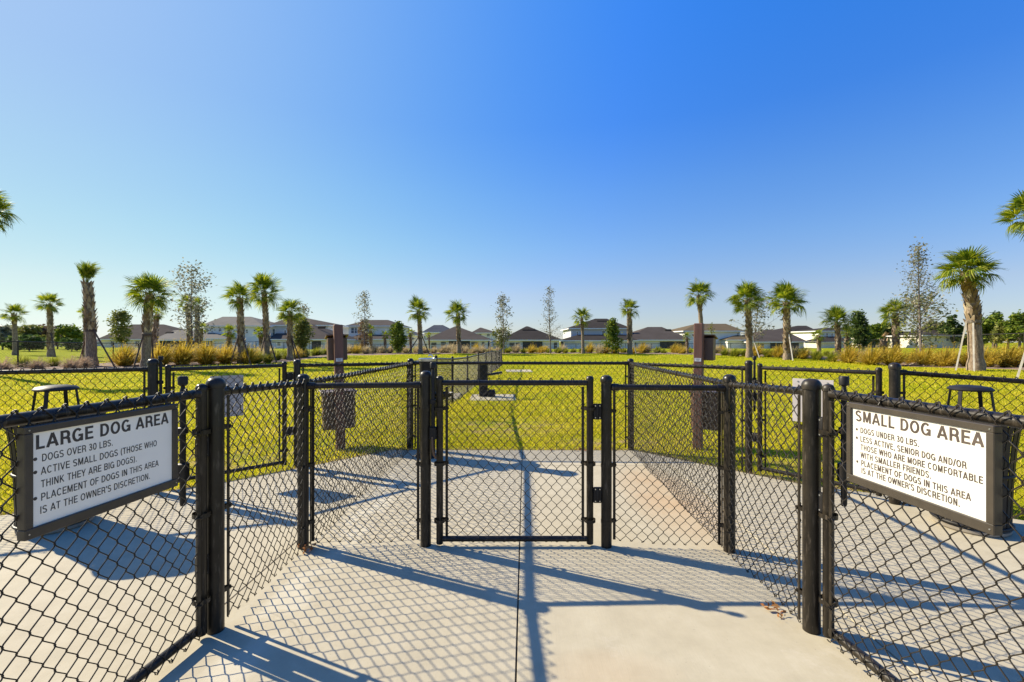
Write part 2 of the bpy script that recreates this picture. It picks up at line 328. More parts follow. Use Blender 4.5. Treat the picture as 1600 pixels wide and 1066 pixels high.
for ci in range(len(cuts_x)+1):
    base = list(SLAB)
    def dd(v): return d1 if v is None else v/cl-.029*3.0/cl*0
    if ci < len(cuts_x): base = clip(base, n1, dd(cuts_x[ci])-g)
    if ci > 0: base = clip(base, (-n1[0], -n1[1]), -(dd(cuts_x[ci-1])+g))
    for j in range(len(cuts_y)-1):
        p = clip(clip(base, n2, cuts_y[j+1]-g*.5), (-n2[0], -n2[1]), -(cuts_y[j]+g*.5))
        if len(p) < 3: continue
        b = MB(); m = len(p); cx = sum(q[0] for q in p)/m; cy = sum(q[1] for q in p)/m
        inn = [(q[0]+(cx-q[0])*.0016, q[1]+(cy-q[1])*.0016) for q in p]
        vs = [(*q, -.11) for q in p]+[(*q, -.004) for q in p]+[(*q, 0) for q in inn]
        fs = [tuple(range(2*m, 3*m))[::-1]]+[(i, i+m, (i+1) % m+m, (i+1) % m) for i in range(m)]+[(i+m, i+2*m, (i+1) % m+2*m, (i+1) % m+m) for i in range(m)]
        b.add(vs, fs); o = b.build('slab_panel', M['concrete'], slab, loc=(0, -3, 0))
        import bmesh
        bm = bmesh.new(); bm.from_mesh(o.data); bmesh.ops.recalc_face_normals(bm, faces=bm.faces); bm.to_mesh(o.data); bm.free()
b = MB(); b.add([(x, y, -.013) for x, y in [(q[0]*.985, q[1]-.04 if q[1] > 0 else q[1]+.1) for q in SLAB]], [tuple(range(len(SLAB)))[::-1]])
tag(b.build('joint_soil', M['soil']), 'dark soil showing in the slab joints', kind='structure')

# lawn blades near the slab
def in_poly(x, y, P):
    r = np.zeros(len(x), bool); n = len(P)
    for i in range(n):
        x1, y1 = P[i]; x2, y2 = P[(i+1) % n]; c = ((y1 > y) != (y2 > y)) & (x < (x2-x1)*(y-y1)/(y2-y1+1e-12)+x1); r ^= c
    return r
rg = np.random.default_rng(5)
def blades(n, y0, y1, um, h, w, inner=False):
    if inner: y = rg.uniform(y0, y1, n); x = rg.uniform(-12, 12, n)
    else: y = np.sqrt(rg.uniform(y0*y0, y1*y1, n)); x = rg.uniform(-um, um, n)*y
    px = 800+x/y*FPX; keep = ~in_poly(x, y, SLAB) & (y < np.interp(px, EPX, EY)*.99) & (np.abs(x/y) < um) & (rg.uniform(0, 1, n) < np.clip((um-np.abs(x/y))/.6+.1, 0, 1))
    clump = np.sin(x*3.1+1.3*np.sin(y*2.3))*np.sin(y*2.7+x*1.1); wearm = np.zeros(n)
    for cx_, cy_, rx_, ry_ in ((-.2, 8.0, 1.5, 1.3), (-3.5, 5.7, 1.1, .8), (3.6, 5.2, 1.1, .8), (1.6, 6.7, 1.2, .5)): wearm = np.maximum(wearm, 1-((x-cx_)/rx_)**2-((y-cy_)/ry_)**2)
    keep &= rg.uniform(-1.6, 1, n) < clump-1.5*wearm*(np.sin(x*7+y*3)*np.sin(y*8-x*4) > -.3)
    x, y = x[keep], y[keep]; n = len(x); z = Tn(x, y)-.004
    a = rg.uniform(0, 6.283, n); hh = h*rg.uniform(.45, 1.25, n); lean = rg.uniform(.1, .9, n)*hh; b = rg.uniform(0, 6.283, n)
    p0 = np.stack([x-np.cos(a)*w/2, y-np.sin(a)*w/2, z], 1); p1 = np.stack([x+np.cos(a)*w/2, y+np.sin(a)*w/2, z], 1)
    p2 = np.stack([x+np.cos(b)*lean, y+np.sin(b)*lean, z+hh], 1)
    return np.stack([p0, p1, p2], 1).reshape(-1, 3)
Vb = np.concatenate([blades(380000, 2.5, 8.5, 2.6, .050, .009, True), blades(300000, 8.5, 15, 2.1, .07, .014), blades(190000, 15, 27, 1.9, .07, .026), blades(120000, 27, 50, 1.7, .08, .05)])
Fb = np.arange(len(Vb)).reshape(-1, 3)
tag(link_mesh('lawn_grass', np_mesh('lawn_grass', Vb, Fb, M['blade'])), 'short yellow green grass blades of the lawn', 'grass', kind='stuff')
# ragged longer fringe of turf and thatch at the slab edge
L = []
for i in (11, 0, 1, 2, 7, 8, 9, 10):
    p = np.array(SLAB[i]); q = np.array(SLAB[(i+1) % 12]); n = int(np.linalg.norm(q-p)*420); k = rg.uniform(0, 1, n)[:, None]; nr = np.array([(q-p)[1], -(q-p)[0]])/np.linalg.norm(q-p)
    c = p+(q-p)*k+nr*rg.uniform(-.008, .05, n)[:, None]; L.append(c)
c = np.concatenate(L); n = len(c); x, y = c[:, 0], c[:, 1]; a = rg.uniform(0, 6.283, n); hh = rg.uniform(.02, .06, n); b = rg.uniform(0, 6.283, n); ln = rg.uniform(.01, .04, n)
P0 = np.stack([x-np.cos(a)*.004, y-np.sin(a)*.004, np.full(n, -.03)], 1); P1 = np.stack([x+np.cos(a)*.004, y+np.sin(a)*.004, np.full(n, -.03)], 1); P2 = np.stack([x+np.cos(b)*ln, y+np.sin(b)*ln, hh-.02], 1)
tag(link_mesh('edge_grass', np_mesh('edge_grass', np.stack([P0, P1, P2], 1).reshape(-1, 3), np.arange(3*n).reshape(-1, 3), M['gr_mauve'])), 'brown thatch and turf along the slab edge', 'grass', kind='stuff')

# planting bed of mulch beyond the lawn
pxs = np.linspace(-500, 2150, 160); rows = 9; V = []; 
for px in pxs:
    ye = edge_y(px); wd = 7.5
    for k in range(rows):
        y = ye+wd*k/(rows-1)+(.25*math.sin(px*.021)+.15*math.sin(px*.057) if k == 0 else 0); x = (px-800)*y/FPX
        V.append((x, y, T(x, y)+(.0 if k in (0, rows-1) else .05+.03*math.sin(px*.11+k))-(.03 if k in (0, rows-1) else 0)))
V = np.array(V); F = np.array([(i*rows+k, (i+1)*rows+k, (i+1)*rows+k+1, i*rows+k+1) for i in range(159) for k in range(rows-1)])
tag(link_mesh('mulch_bed', np_mesh('mulch_bed', V, F, M['mulch'], True)), 'brown mulch planting bed curving round the lawn', kind='structure')

# ================================================================ chain link fences and gates
MW, MH, WR = .0746, .0855, .0025
def weave(p, q, zt0, zt1, zb0, zb1, off=0.0, wr=WR, jitter=0.0, seed=1, knuckle=True):
    """woven chain link between two plan points; off = sideways offset of the fabric"""
    p = Vector((p[0], p[1], 0)); q = Vector((q[0], q[1], 0)); d = q-p; L = d.length; d.normalize(); nr = Vector((d.y, -d.x, 0))
    ncol = max(1, int(round(L/(MW/2)))); w2 = L/ncol; r = random.Random(seed)
    S = []; D = []; Z = []; wires = []
    for i in range(ncol):
        sA, sB = i*w2, (i+1)*w2; k0 = i % 2; pts = []
        steps = int(round(((zt0+zt1)/2-(zb0+zb1)/2)/(MH/2)))
        ztop = zt0+(zt1-zt0)*(i+.5)/ncol; zbot = zb0+(zb1-zb0)*(i+.5)/ncol; hstep = (ztop-zbot)/max(steps, 1)
        for j in range(steps+1):
            right = (j+k0) % 2; s = (sB+wr*.8) if right else (sA-wr*.8); z = ztop-j*hstep
            e = 1 if right else -1; dp = wr*.95*(1 if j % 2 else -1); dn = -dp
            if j > 0: pts.append((s-e*w2*.16, dp, z+hstep*.20))
            pts.append((s, 0, z))
            if j < steps: pts.append((s-e*w2*.16, dn, z-hstep*.20))
        if knuckle:      # twisted cut ends
            e0 = 1 if k0 else -1; t0 = pts[0]; pts.insert(0, (t0[0]+e0*.0065, wr*1.6, t0[2]-.006)); pts.insert(0, (t0[0]+e0*.005+r.uniform(-.002, .002), wr*2.2, t0[2]-.018))
            t1 = pts[-1]; e1 = 1 if (steps+k0) % 2 else -1; pts.append((t1[0]+e1*.005, wr*1.6, t1[2]+.003)); pts.append((t1[0]+e1*r.uniform(.002, .010), r.uniform(0, .010), t1[2]+r.uniform(.008, .016)))
        if jitter:
            pts = [(a+jitter*math.sin(i*.35+c*7)*max(0, 1-(c-zbot)*3.5), b_+jitter*1.4*math.sin(i*.22+c*3), c+jitter*.9*math.sin(i*.41+seed)*max(0, 1-(c-zbot)*5)) for a, b_, c in pts]
        wires.append(pts)
    Vs = []; Fs = []; base = 0; N = 4
    o3 = np.array(p); d3 = np.array(d); n3 = np.array(nr); zz = np.array((0, 0, 1.0))
    for pts in wires:
        a = np.array(pts); c = o3+a[:, :1]*d3+(a[:, 1:2]+off)*n3+a[:, 2:]*zz
        t = np.gradient(c, axis=0); t /= np.linalg.norm(t, axis=1)[:, None]+1e-9
        u = np.cross(t, n3); u /= np.linalg.norm(u, axis=1)[:, None]+1e-9; v = np.cross(t, u); m = len(c)
        ring = np.stack([c+(u*math.cos(x)+v*math.sin(x))*wr for x in (.785, 2.356, 3.927, 5.498)], 1).reshape(-1, 3)
        k = np.arange(m-1)[:, None]*N; i4 = np.arange(N)[None, :]; j4 = (i4+1) % N
        f = np.stack([k+i4, k+j4, k+N+j4, k+N+i4], 2).reshape(-1, 4)+base
        Vs.append(ring); Fs.append(f); base += len(ring)
    return np.concatenate(Vs), np.concatenate(Fs)
def weave_far(p, q, zt0, zt1, zb0, zb1, wr=WR, pitch=MW):
    """same lattice as straight crossing wires, for fabric too far away to show its weave"""
    p = Vector((p[0], p[1], 0)); q = Vector((q[0], q[1], 0)); d = q-p; L = d.length; d.normalize(); nr = np.array((d.y, -d.x, 0)); sl = MH/MW
    Vs = []; d3 = np.array(d); o3 = np.array(p)
    H = max(zt0-zb0, zt1-zb1)
    for sgn in (1, -1):
        s0 = np.arange(-H/sl, L+H/sl, pitch)
        for s in s0:
            a = s; b = s+sgn*H/sl
            lo, hi = 0.0, 1.0
            for A, B in ((a, b),):
                if B != A:
                    k0, k1 = sorted(((0-A)/(B-A), (L-A)/(B-A))); lo = max(lo, k0); hi = min(hi, k1)
            if hi-lo < .02: continue
            pts = []
            for k in (lo, hi):
                ss = a+(b-a)*k; u = ss/L; zb = zb0+(zb1-zb0)*u; zt = zt0+(zt1-zt0)*u; pts.append(o3+d3*ss+np.array((0, 0, zb+(zt-zb)*k)))
            Vs.append(pts)
    out = []; F = []
    for i, (a, b) in enumerate(Vs):
        t = b-a; t = t/np.linalg.norm(t); u = np.cross(t, nr)
        for c in (a, b):
            for x in (0, 2.094, 4.189): out.append(c+(u*math.cos(x)+nr*math.sin(x))*wr)
        for k in range(3): F.append((i*6+k, i*6+(k+1) % 3, i*6+3+(k+1) % 3, i*6+3+k))
    return np.array(out), np.array(F)
def local(o3, root): return tuple(Vector(o3)-Vector(root.location))
def unroot(V, root): return V-np.array(root.location)
cap_prof = [(0, 1.0), (.35, .97), (.7, .8), (.92, .5), (1.06, .1), (1.1, -.2), (1.1, -.75), (1.0, -.8)]
def post(root, x, y, h, r=.0375, name='post', z0=-.05):
    loc = local((x, y, 0), root)
    b = MB(); b.rev([(r*.98, z0), (r, z0+.02), (r, h-.02), (r*.97, h-.01)], n=20); o = b.build(name, M['black'], root, True, loc)
    c = MB(); c.rev([(max(a*r*1.03, .0005), h-.02+k*r*.75) for a, k in reversed(cap_prof)], n=20); c.build('post_cap', M['black'], o, True)
    k = MB(); k.rev([(r+.012, 0), (r+.011, .004), (r, .007)], n=14)
    return o
def rail(root, a, b_, r=.0205, name='top_rail', ties=True, off=0):
    b = MB(); b.tube([local(a, root), local(b_, root)], r, 14); o = b.build(name, M['black'], root, True)
    if ties:
        A = Vector(local(a, root)); B = Vector(local(b_, root)); L = (B-A).length; n = max(1, int(L/.42)); t = MB(); dr = (B-A).normalized(); sd = Vector((dr.y, -dr.x, 0)).normalized(); up = Vector((0, 0, 1))
        for i in range(n):
            c = A+(B-A)*((i+.5)/n); rr = r+.0022
            pts = [c+sd*math.cos(q)*rr+up*math.sin(q)*rr+dr*(.004*q/6) for q in [k*6.6/11 for k in range(12)]]
            pts.append(pts[-1]+sd*(.01 if off >= 0 else -.01)-up*.02); t.tube(pts, .0021, 5)
        tag(t.build('tie_wire', M['wire'], o, False), kind='stuff')
    return o
def tension(root, x, y, z0, z1, px_, py_, dr):
    """flat tension bar with bands round the post at (px_,py_)"""
    b = MB(); ang = math.atan2(dr[1], dr[0]); b.box(local((x, y, (z0+z1)/2), root), (.019, .006, z1-z0), ang, bev=.0015); o = b.build('tension_bar', M['black'], root)
    for k in (.13, .5, .86):
        c = MB(); z = z0+(z1-z0)*k; rr = .0395
        P = Vector((px_, py_, z)); Q = Vector((x, y, z)); d = (Q-P); ln = d.length; d.normalize(); n = Vector((d.y, -d.x, 0))
        for dz in (0,):
            ring = []
            for s in range(17):
                a = math.pi*.12+s/16*math.pi*1.76; ring.append(P+(d*math.cos(a)+n*math.sin(a))*rr)
            ring = [Q+n*.006+d*.012]+ring+[Q-n*.006+d*.012]
            V_ = []; F_ = []
            for i, v in enumerate(ring):
                V_ += [v+Vector((0, 0, .011)), v-Vector((0, 0, .011))]
                if i: F_.append((2*i-2, 2*i-1, 2*i+1, 2*i))
            V2 = [tuple(Vector(v)-Vector(root.location)) for v in V_]; c.add(V2, F_)
            c.tube([local(Q+d*.008-n*.014, root), local(Q+d*.008+n*.014, root)], .005, 6)
        c.build('brace_band', M['black'], o)
def lerp(a, b, k): return a+(b-a)*k
def panel(root, p, q, zr0, zr1, side=1, zb0=.025, zb1=.025, ra=.0385, rb=.0385, wv=1, jitter=.003, seed=1, bars=True, over=.034, rail_r=.0205):
    """rail + fabric + tension bars between two posts; side = which side the fabric hangs on"""
    P = Vector((p[0], p[1])); Q = Vector((q[0], q[1])); d = (Q-P).normalized(); n = Vector((d.y, -d.x))
    a = P+d*(ra-.004); b_ = Q-d*(rb-.004)
    rail(root, (a.x, a.y, zr0), (b_.x, b_.y, zr1), rail_r, ties=True, off=side)
    for e, c, s in ((a, zr0, 1), (b_, zr1, -1)):      # rail end cups
        k = MB(); v0 = Vector((e.x, e.y, c))-Vector(root.location); v1 = v0+Vector((d.x, d.y, 0))*s*.05
        k.tube([v0, v1], rail_r+.005, 14); k.build('rail_end', M['black'], root, True)
    off = side*(rail_r+.006)
    fa = P+d*(ra+.02); fb = Q-d*(rb+.02)
    V, F = weave(fa, fb, zr0+over, zr1+over, zb0, zb1, off, jitter=jitter, seed=seed)
    tag(link_mesh('chain_link_mesh', np_mesh('chain_link_mesh', unroot(V, root), F, M['wire']), root), kind='stuff')
    if bars:
        oo = n*off
        tension(root, fa.x+oo.x, fa.y+oo.y, zb0+.01, zr0-.02, P.x, P.y, (d.x, d.y)); tension(root, fb.x+oo.x, fb.y+oo.y, zb1+.01, zr1-.02, Q.x, Q.y, (-d.x, -d.y))
def latch(root, x, y, ztop, length=.62, dr=(1, 0), dx=0):
    """tall pull-knob gate latch"""
    d = Vector((dr[0], dr[1])).normalized(); loc = local((x, y, 0), root)
    b = MB(); b.rev([(.010, ztop-length), (.013, ztop-length+.01), (.013, ztop-.07), (.010, ztop-.06), (.009, ztop-.045)], n=12)
    b.rev([(.010, ztop-.048), (.021, ztop-.040), (.022, ztop-.008), (.017, ztop)], n=14)
    b.box((0, 0, ztop-length+.16), (.045, .04, .09), math.atan2(d.y, d.x), bev=.005); b.box((0, 0, ztop-length*.42), (.036, .034, .035), math.atan2(d.y, d.x), bev=.004)
    b.build('latch', M['receptacle'], root, True, loc)
def hinge(root, a, b_, z, h=.115):
    """wide self-closing hinge between frame upright a and post b_"""
    A = Vector((a[0], a[1])); B = Vector((b_[0], b_[1])); d = (B-A); L = d.length; d.normalize(); c = (A+B)/2; ang = math.atan2(d.y, d.x)
    b = MB(); loc = local((c.x, c.y, z), root); b.box((0, 0, 0), (L, .016, h), ang, bev=.004)
    b.rev([(.013, -h/2+.004), (.015, -h/2+.01), (.015, h/2-.01), (.013, h/2-.004)], n=12)
    o = b.build('hinge', M['receptacle'], root, True, loc)
    n = Vector((d.y, -d.x)); k = MB()
    for sx in (-1, 1):
        for sz in (-1, 1):
            for sn in (-1, 1): k.tube([Vector((d.x, d.y, 0))*sx*(L/2-.014)+Vector((n.x, n.y, 0))*sn*.007+Vector((0, 0, sz*(h/2-.014))), Vector((d.x, d.y, 0))*sx*(L/2-.014)+Vector((n.x, n.y, 0))*sn*.012+Vector((0, 0, sz*(h/2-.014)))], .0045, 6)
    tag(k.build('bolt', M['steel'], o), kind='stuff')
    return o
def gate(name_loc, p, q, zt, zb, htop, side, seed, label, ru=.0245, rr=.0195, group='chain link gates'):
    root = empty('chain_link_gate', (p[0], p[1], 0)); tag(root, label, 'gate', group)
    P = Vector((p[0], p[1])); Q = Vector((q[0], q[1])); d = (Q-P).normalized(); n = Vector((d.y, -d.x))
    for e, hh in ((P, htop), (Q, htop)):
        b = MB(); b.rev([(ru*.9, zb-.035), (ru, zb-.03), (ru, hh-.015)], n=16); o = b.build('gate_upright', M['black'], root, True, local((e.x, e.y, 0), root))
        c = MB(); c.rev([(max(a*ru*1.02, .0005), hh-.02+k*ru*.8) for a, k in reversed(cap_prof)], n=16); c.build('upright_cap', M['black'], o, True)
    a = P+d*(ru-.004); b_ = Q-d*(ru-.004)
    rail(root, (a.x, a.y, zt), (b_.x, b_.y, zt), rr, 'top_rail', True, side); rail(root, (a.x, a.y, zb), (b_.x, b_.y, zb), rr, 'bottom_rail', True, side)
    off = side*(rr+.005); fa = P+d*(ru+.022); fb = Q-d*(ru+.022)
    V, F = weave(fa, fb, zt+.034, zt+.034, zb-.034, zb-.034, off, jitter=.0015, seed=seed)
    tag(link_mesh('chain_link_mesh', np_mesh('chain_link_mesh', unroot(V, root), F, M['wire']), root), kind='stuff')
    oo = n*off
    for e, c, s in ((fa, P, 1), (fb, Q, -1)): tension(root, e.x+oo.x, e.y+oo.y, zb-.01, zt-.03, c.x, c.y, (d.x*s, d.y*s))
    return root
def fence(loc, label, group='black chain link fence runs'):
    r = empty('chain_link_fence', (loc[0], loc[1], 0)); return tag(r, label, 'fence', group)

PL0, PL1, PL2 = (-1.489, 2.315), (-1.473, 3.25), (-1.385, 6.29)
PR0, PR1, PR2 = (1.505, 2.315), (1.505, 3.19), (1.60, 6.22)
GA, GB = (-.614, 3.28), (.668, 3.262)
LA, LB, LC, LD = (-2.50, 5.36), (-3.46, 4.44), (-5.30, 3.78), (-7.2, 3.1)
RA, RB, RC, RD = (2.63, 5.12), (3.43, 4.13), (5.18, 3.41), (7.2, 2.6)
# side walls of the entry
f = fence(PL0, 'left side wall of the entry, black mesh behind the thick left post')
post(f, *PL0, 1.262, .039); post(f, *PL1, 1.215); panel(f, PL0, PL1, 1.195, 1.158, 1, .03, .0, seed=2, jitter=.005)
panel(f, PL1, PL2, 1.155, 1.148, 1, .0, -.02, seed=3, jitter=.006); post(f, *PL2, 1.215)
f = fence(PR0, 'right side wall of the entry, black mesh behind the thick right post')
post(f, *PR0, 1.255, .040); post(f, *PR1, 1.215, .039); panel(f, PR0, PR1, 1.195, 1.155, -1, .01, .0, seed=4, jitter=.006)
panel(f, PR1, PR2, 1.155, 1.148, -1, .0, -.02, seed=5, jitter=.007); post(f, *PR2, 1.215)
# cross panels beside the front gate
f = fence(PL1, 'short fence panel between the left wall and the front gate'); panel(f, PL1, GA, 1.138, 1.142, -1, .02, .02, seed=6, jitter=.006); post(f, *GA, 1.235, .0375)
f = fence(GB, 'short fence panel between the hinge post and the right wall'); post(f, *GB, 1.205, .0375); panel(f, GB, PR1, 1.128, 1.128, -1, .03, .02, seed=7, jitter=.006)
# far cross fence and the two angled fences
f = fence(PL2, 'far fence across the end of the pad, seen behind the front gate'); panel(f, PL2, PR2, 1.158, 1.158, -1, 0, 0, seed=8)
f = fence(LA, 'angled fence running left from the far corner, in front of the brown station'); panel(f, PL2, LA, 1.150, 1.172, -1, 0, 0, seed=9); post(f, *LA, 1.235)
f = fence(RA, 'angled fence running right from the far corner, in front of the red brown station'); panel(f, PR2, RA, 1.150, 1.152, 1, 0, 0, seed=10); post(f, *RA, 1.235)
# outer fences
f = fence(LB, 'outer fence at the left edge, behind the receptacle beside the large dog sign')
post(f, *LB, 1.275, .042); panel(f, LB, LC, 1.185, 1.175, -1, 0, 0, seed=11); post(f, *LC, 1.22); panel(f, LC, LD, 1.175, 1.17, -1, 0, 0, seed=12); post(f, *LD, 1.22)
f = fence(RB, 'outer fence at the right edge, behind the receptacle beside the small dog sign')
post(f, *RB, 1.25, .042); panel(f, RB, RC, 1.175, 1.055, 1, 0, 0, seed=13, bars=True); panel(f, RC, RD, 1.055, 1.05, 1, 0, 0, seed=14); post(f, *RD, 1.22)
# gates
gt = gate('f', (-.513, 3.27), (.553, 3.27), 1.158, .052, 1.208, -1, 21, 'closed front gate in the middle, between two posts with wide hinges on its right')
hinge(gt, (.575, 3.262), (.634, 3.262), .955, .112); hinge(gt, (.575, 3.262), (.634, 3.262), .365, .112)
latch(gt, -.557, 3.25, 1.305, .66); 
b = MB(); b.box(local((-.556, 3.262, .80), gt), (.05, .055, .075), bev=.006); b.build('latch_receiver', M['receptacle'], gt)
b = MB(); b.tube([local(v, gt) for v in ((-.560, 3.235, .78), (-.556, 3.225, .70), (-.545, 3.225, .655), (-.535, 3.235, .63))], .008, 8); b.build('latch_pull', M['brown_metal'], gt, True)
gt = gate('l', (-1.516, 2.250), (-1.655, 1.06), 1.198, .055, 1.245, -1, 22, 'near left gate that carries the large dog sign', rr=.0215)
latch(gt, -1.575, 2.205, 1.285, .62); hinge(gt, (-1.545, 2.245), (-1.50, 2.285), .93, .10); hinge(gt, (-1.545, 2.245), (-1.50, 2.285), .35, .10)
gt = gate('r', (1.537, 2.238), (1.625, 1.04), 1.198, .055, 1.245, 1, 23, 'near right gate that carries the small dog sign', rr=.0215)
latch(gt, 1.585, 2.20, 1.285, .62); hinge(gt, (1.535, 2.235), (1.515, 2.28), 1.03, .10); hinge(gt, (1.535, 2.235), (1.515, 2.28), .66, .10)
gt = gate('fl', (-2.60, 5.265), (-3.37, 4.515), 1.178, .075, 1.225, 1, 24, 'far left gate on the slanted fence, with a blank grey sign on it')
hinge(gt, (-2.585, 5.275), (-2.53, 5.335), 1.05, .10); hinge(gt, (-2.585, 5.275), (-2.53, 5.335), .42, .10); latch(gt, -3.40, 4.46, 1.31, .6)
gt = gate('fr', (2.70, 5.02), (3.36, 4.22), 1.165, .075, 1.215, -1, 25, 'far right gate on the slanted fence, its grey sign half hidden by a post')
hinge(gt, (2.695, 5.03), (2.645, 5.09), .98, .10); hinge(gt, (2.695, 5.03), (2.645, 5.09), .40, .10); latch(gt, 2.715, 5.16, 1.29, .62)
# long dividing fence across the lawn
pts = [(-1.42, 6.40), (-1.52, 9.2), (-1.55, 12.0), (-1.46, 15.1), (-1.34, 18.3), (-1.22, 21.5), (-1.10, 24.8), (-.98, 28.0), (-.86, 31.0), (-.755, 34.0)]
f = fence(pts[0], 'long dividing fence running away over the lawn behind the front gate')
for i in range(len(pts)-1):
    p, q = pts[i], pts[i+1]; z0, z1 = T(*p), T(*q); h = 1.17
    rail(f, (*p, z0+h), (*q, z1+h), .0205, ties=False)
    if i < 2: V, F = weave(p, q, z0+h+.03, z1+h+.03, z0+.02, z1+.02, -.026, seed=30+i)
    else: V, F = weave_far(p, q, z0+h+.03, z1+h+.03, z0+.02, z1+.02, wr=.0026)
    tag(link_mesh('chain_link_mesh', np_mesh('chain_link_mesh', unroot(V, f), F, M['wire']), f), kind='stuff')
    if i: post(f, p[0], p[1], z0+1.24, .03, z0=z0-.1)
post(f, *pts[-1], T(*pts[-1])+1.24, .0375, z0=T(*pts[-1])-.1)
# perimeter fence beyond the planting beds
PF = [(-420, 524, 19), (-100, 531, 22), (28, 534, 24), (130, 536, 28), (250, 537, 36), (330, 537, 43), (400, 534, 50), (520, 538, 57), (700, 538, 61), (900, 537.5, 61), (1100, 537, 58), (1230, 536, 55), (1330, 533, 50), (1442, 526, 42), (1491, 524, 39), (1600, 521, 35), (1900, 515, 29)]
f = fence(at(700, 61), 'perimeter fence of thin black posts and rail beyond the grasses'); top = [at(a, Y, py) for a, py, Y in PF]
for i in range(len(top)-1):
    a, b_ = Vector(top[i]), Vector(top[i+1]); L = (b_-a).length; n = max(1, round(L/3.0))
    rail(f, a, b_, .024, ties=False)
    V, F = weave_far(a, b_, a.z+.02, b_.z+.02, T(a.x, a.y), T(b_.x, b_.y), wr=.003, pitch=.12)
    tag(link_mesh('chain_link_mesh', np_mesh('chain_link_mesh', unroot(V, f), F, M['wire']), f), kind='stuff')
    for k in range(n):
        c = a+(b_-a)*(k/n); post(f, c.x, c.y, c.z+.05, .034, z0=T(c.x, c.y)-.1)

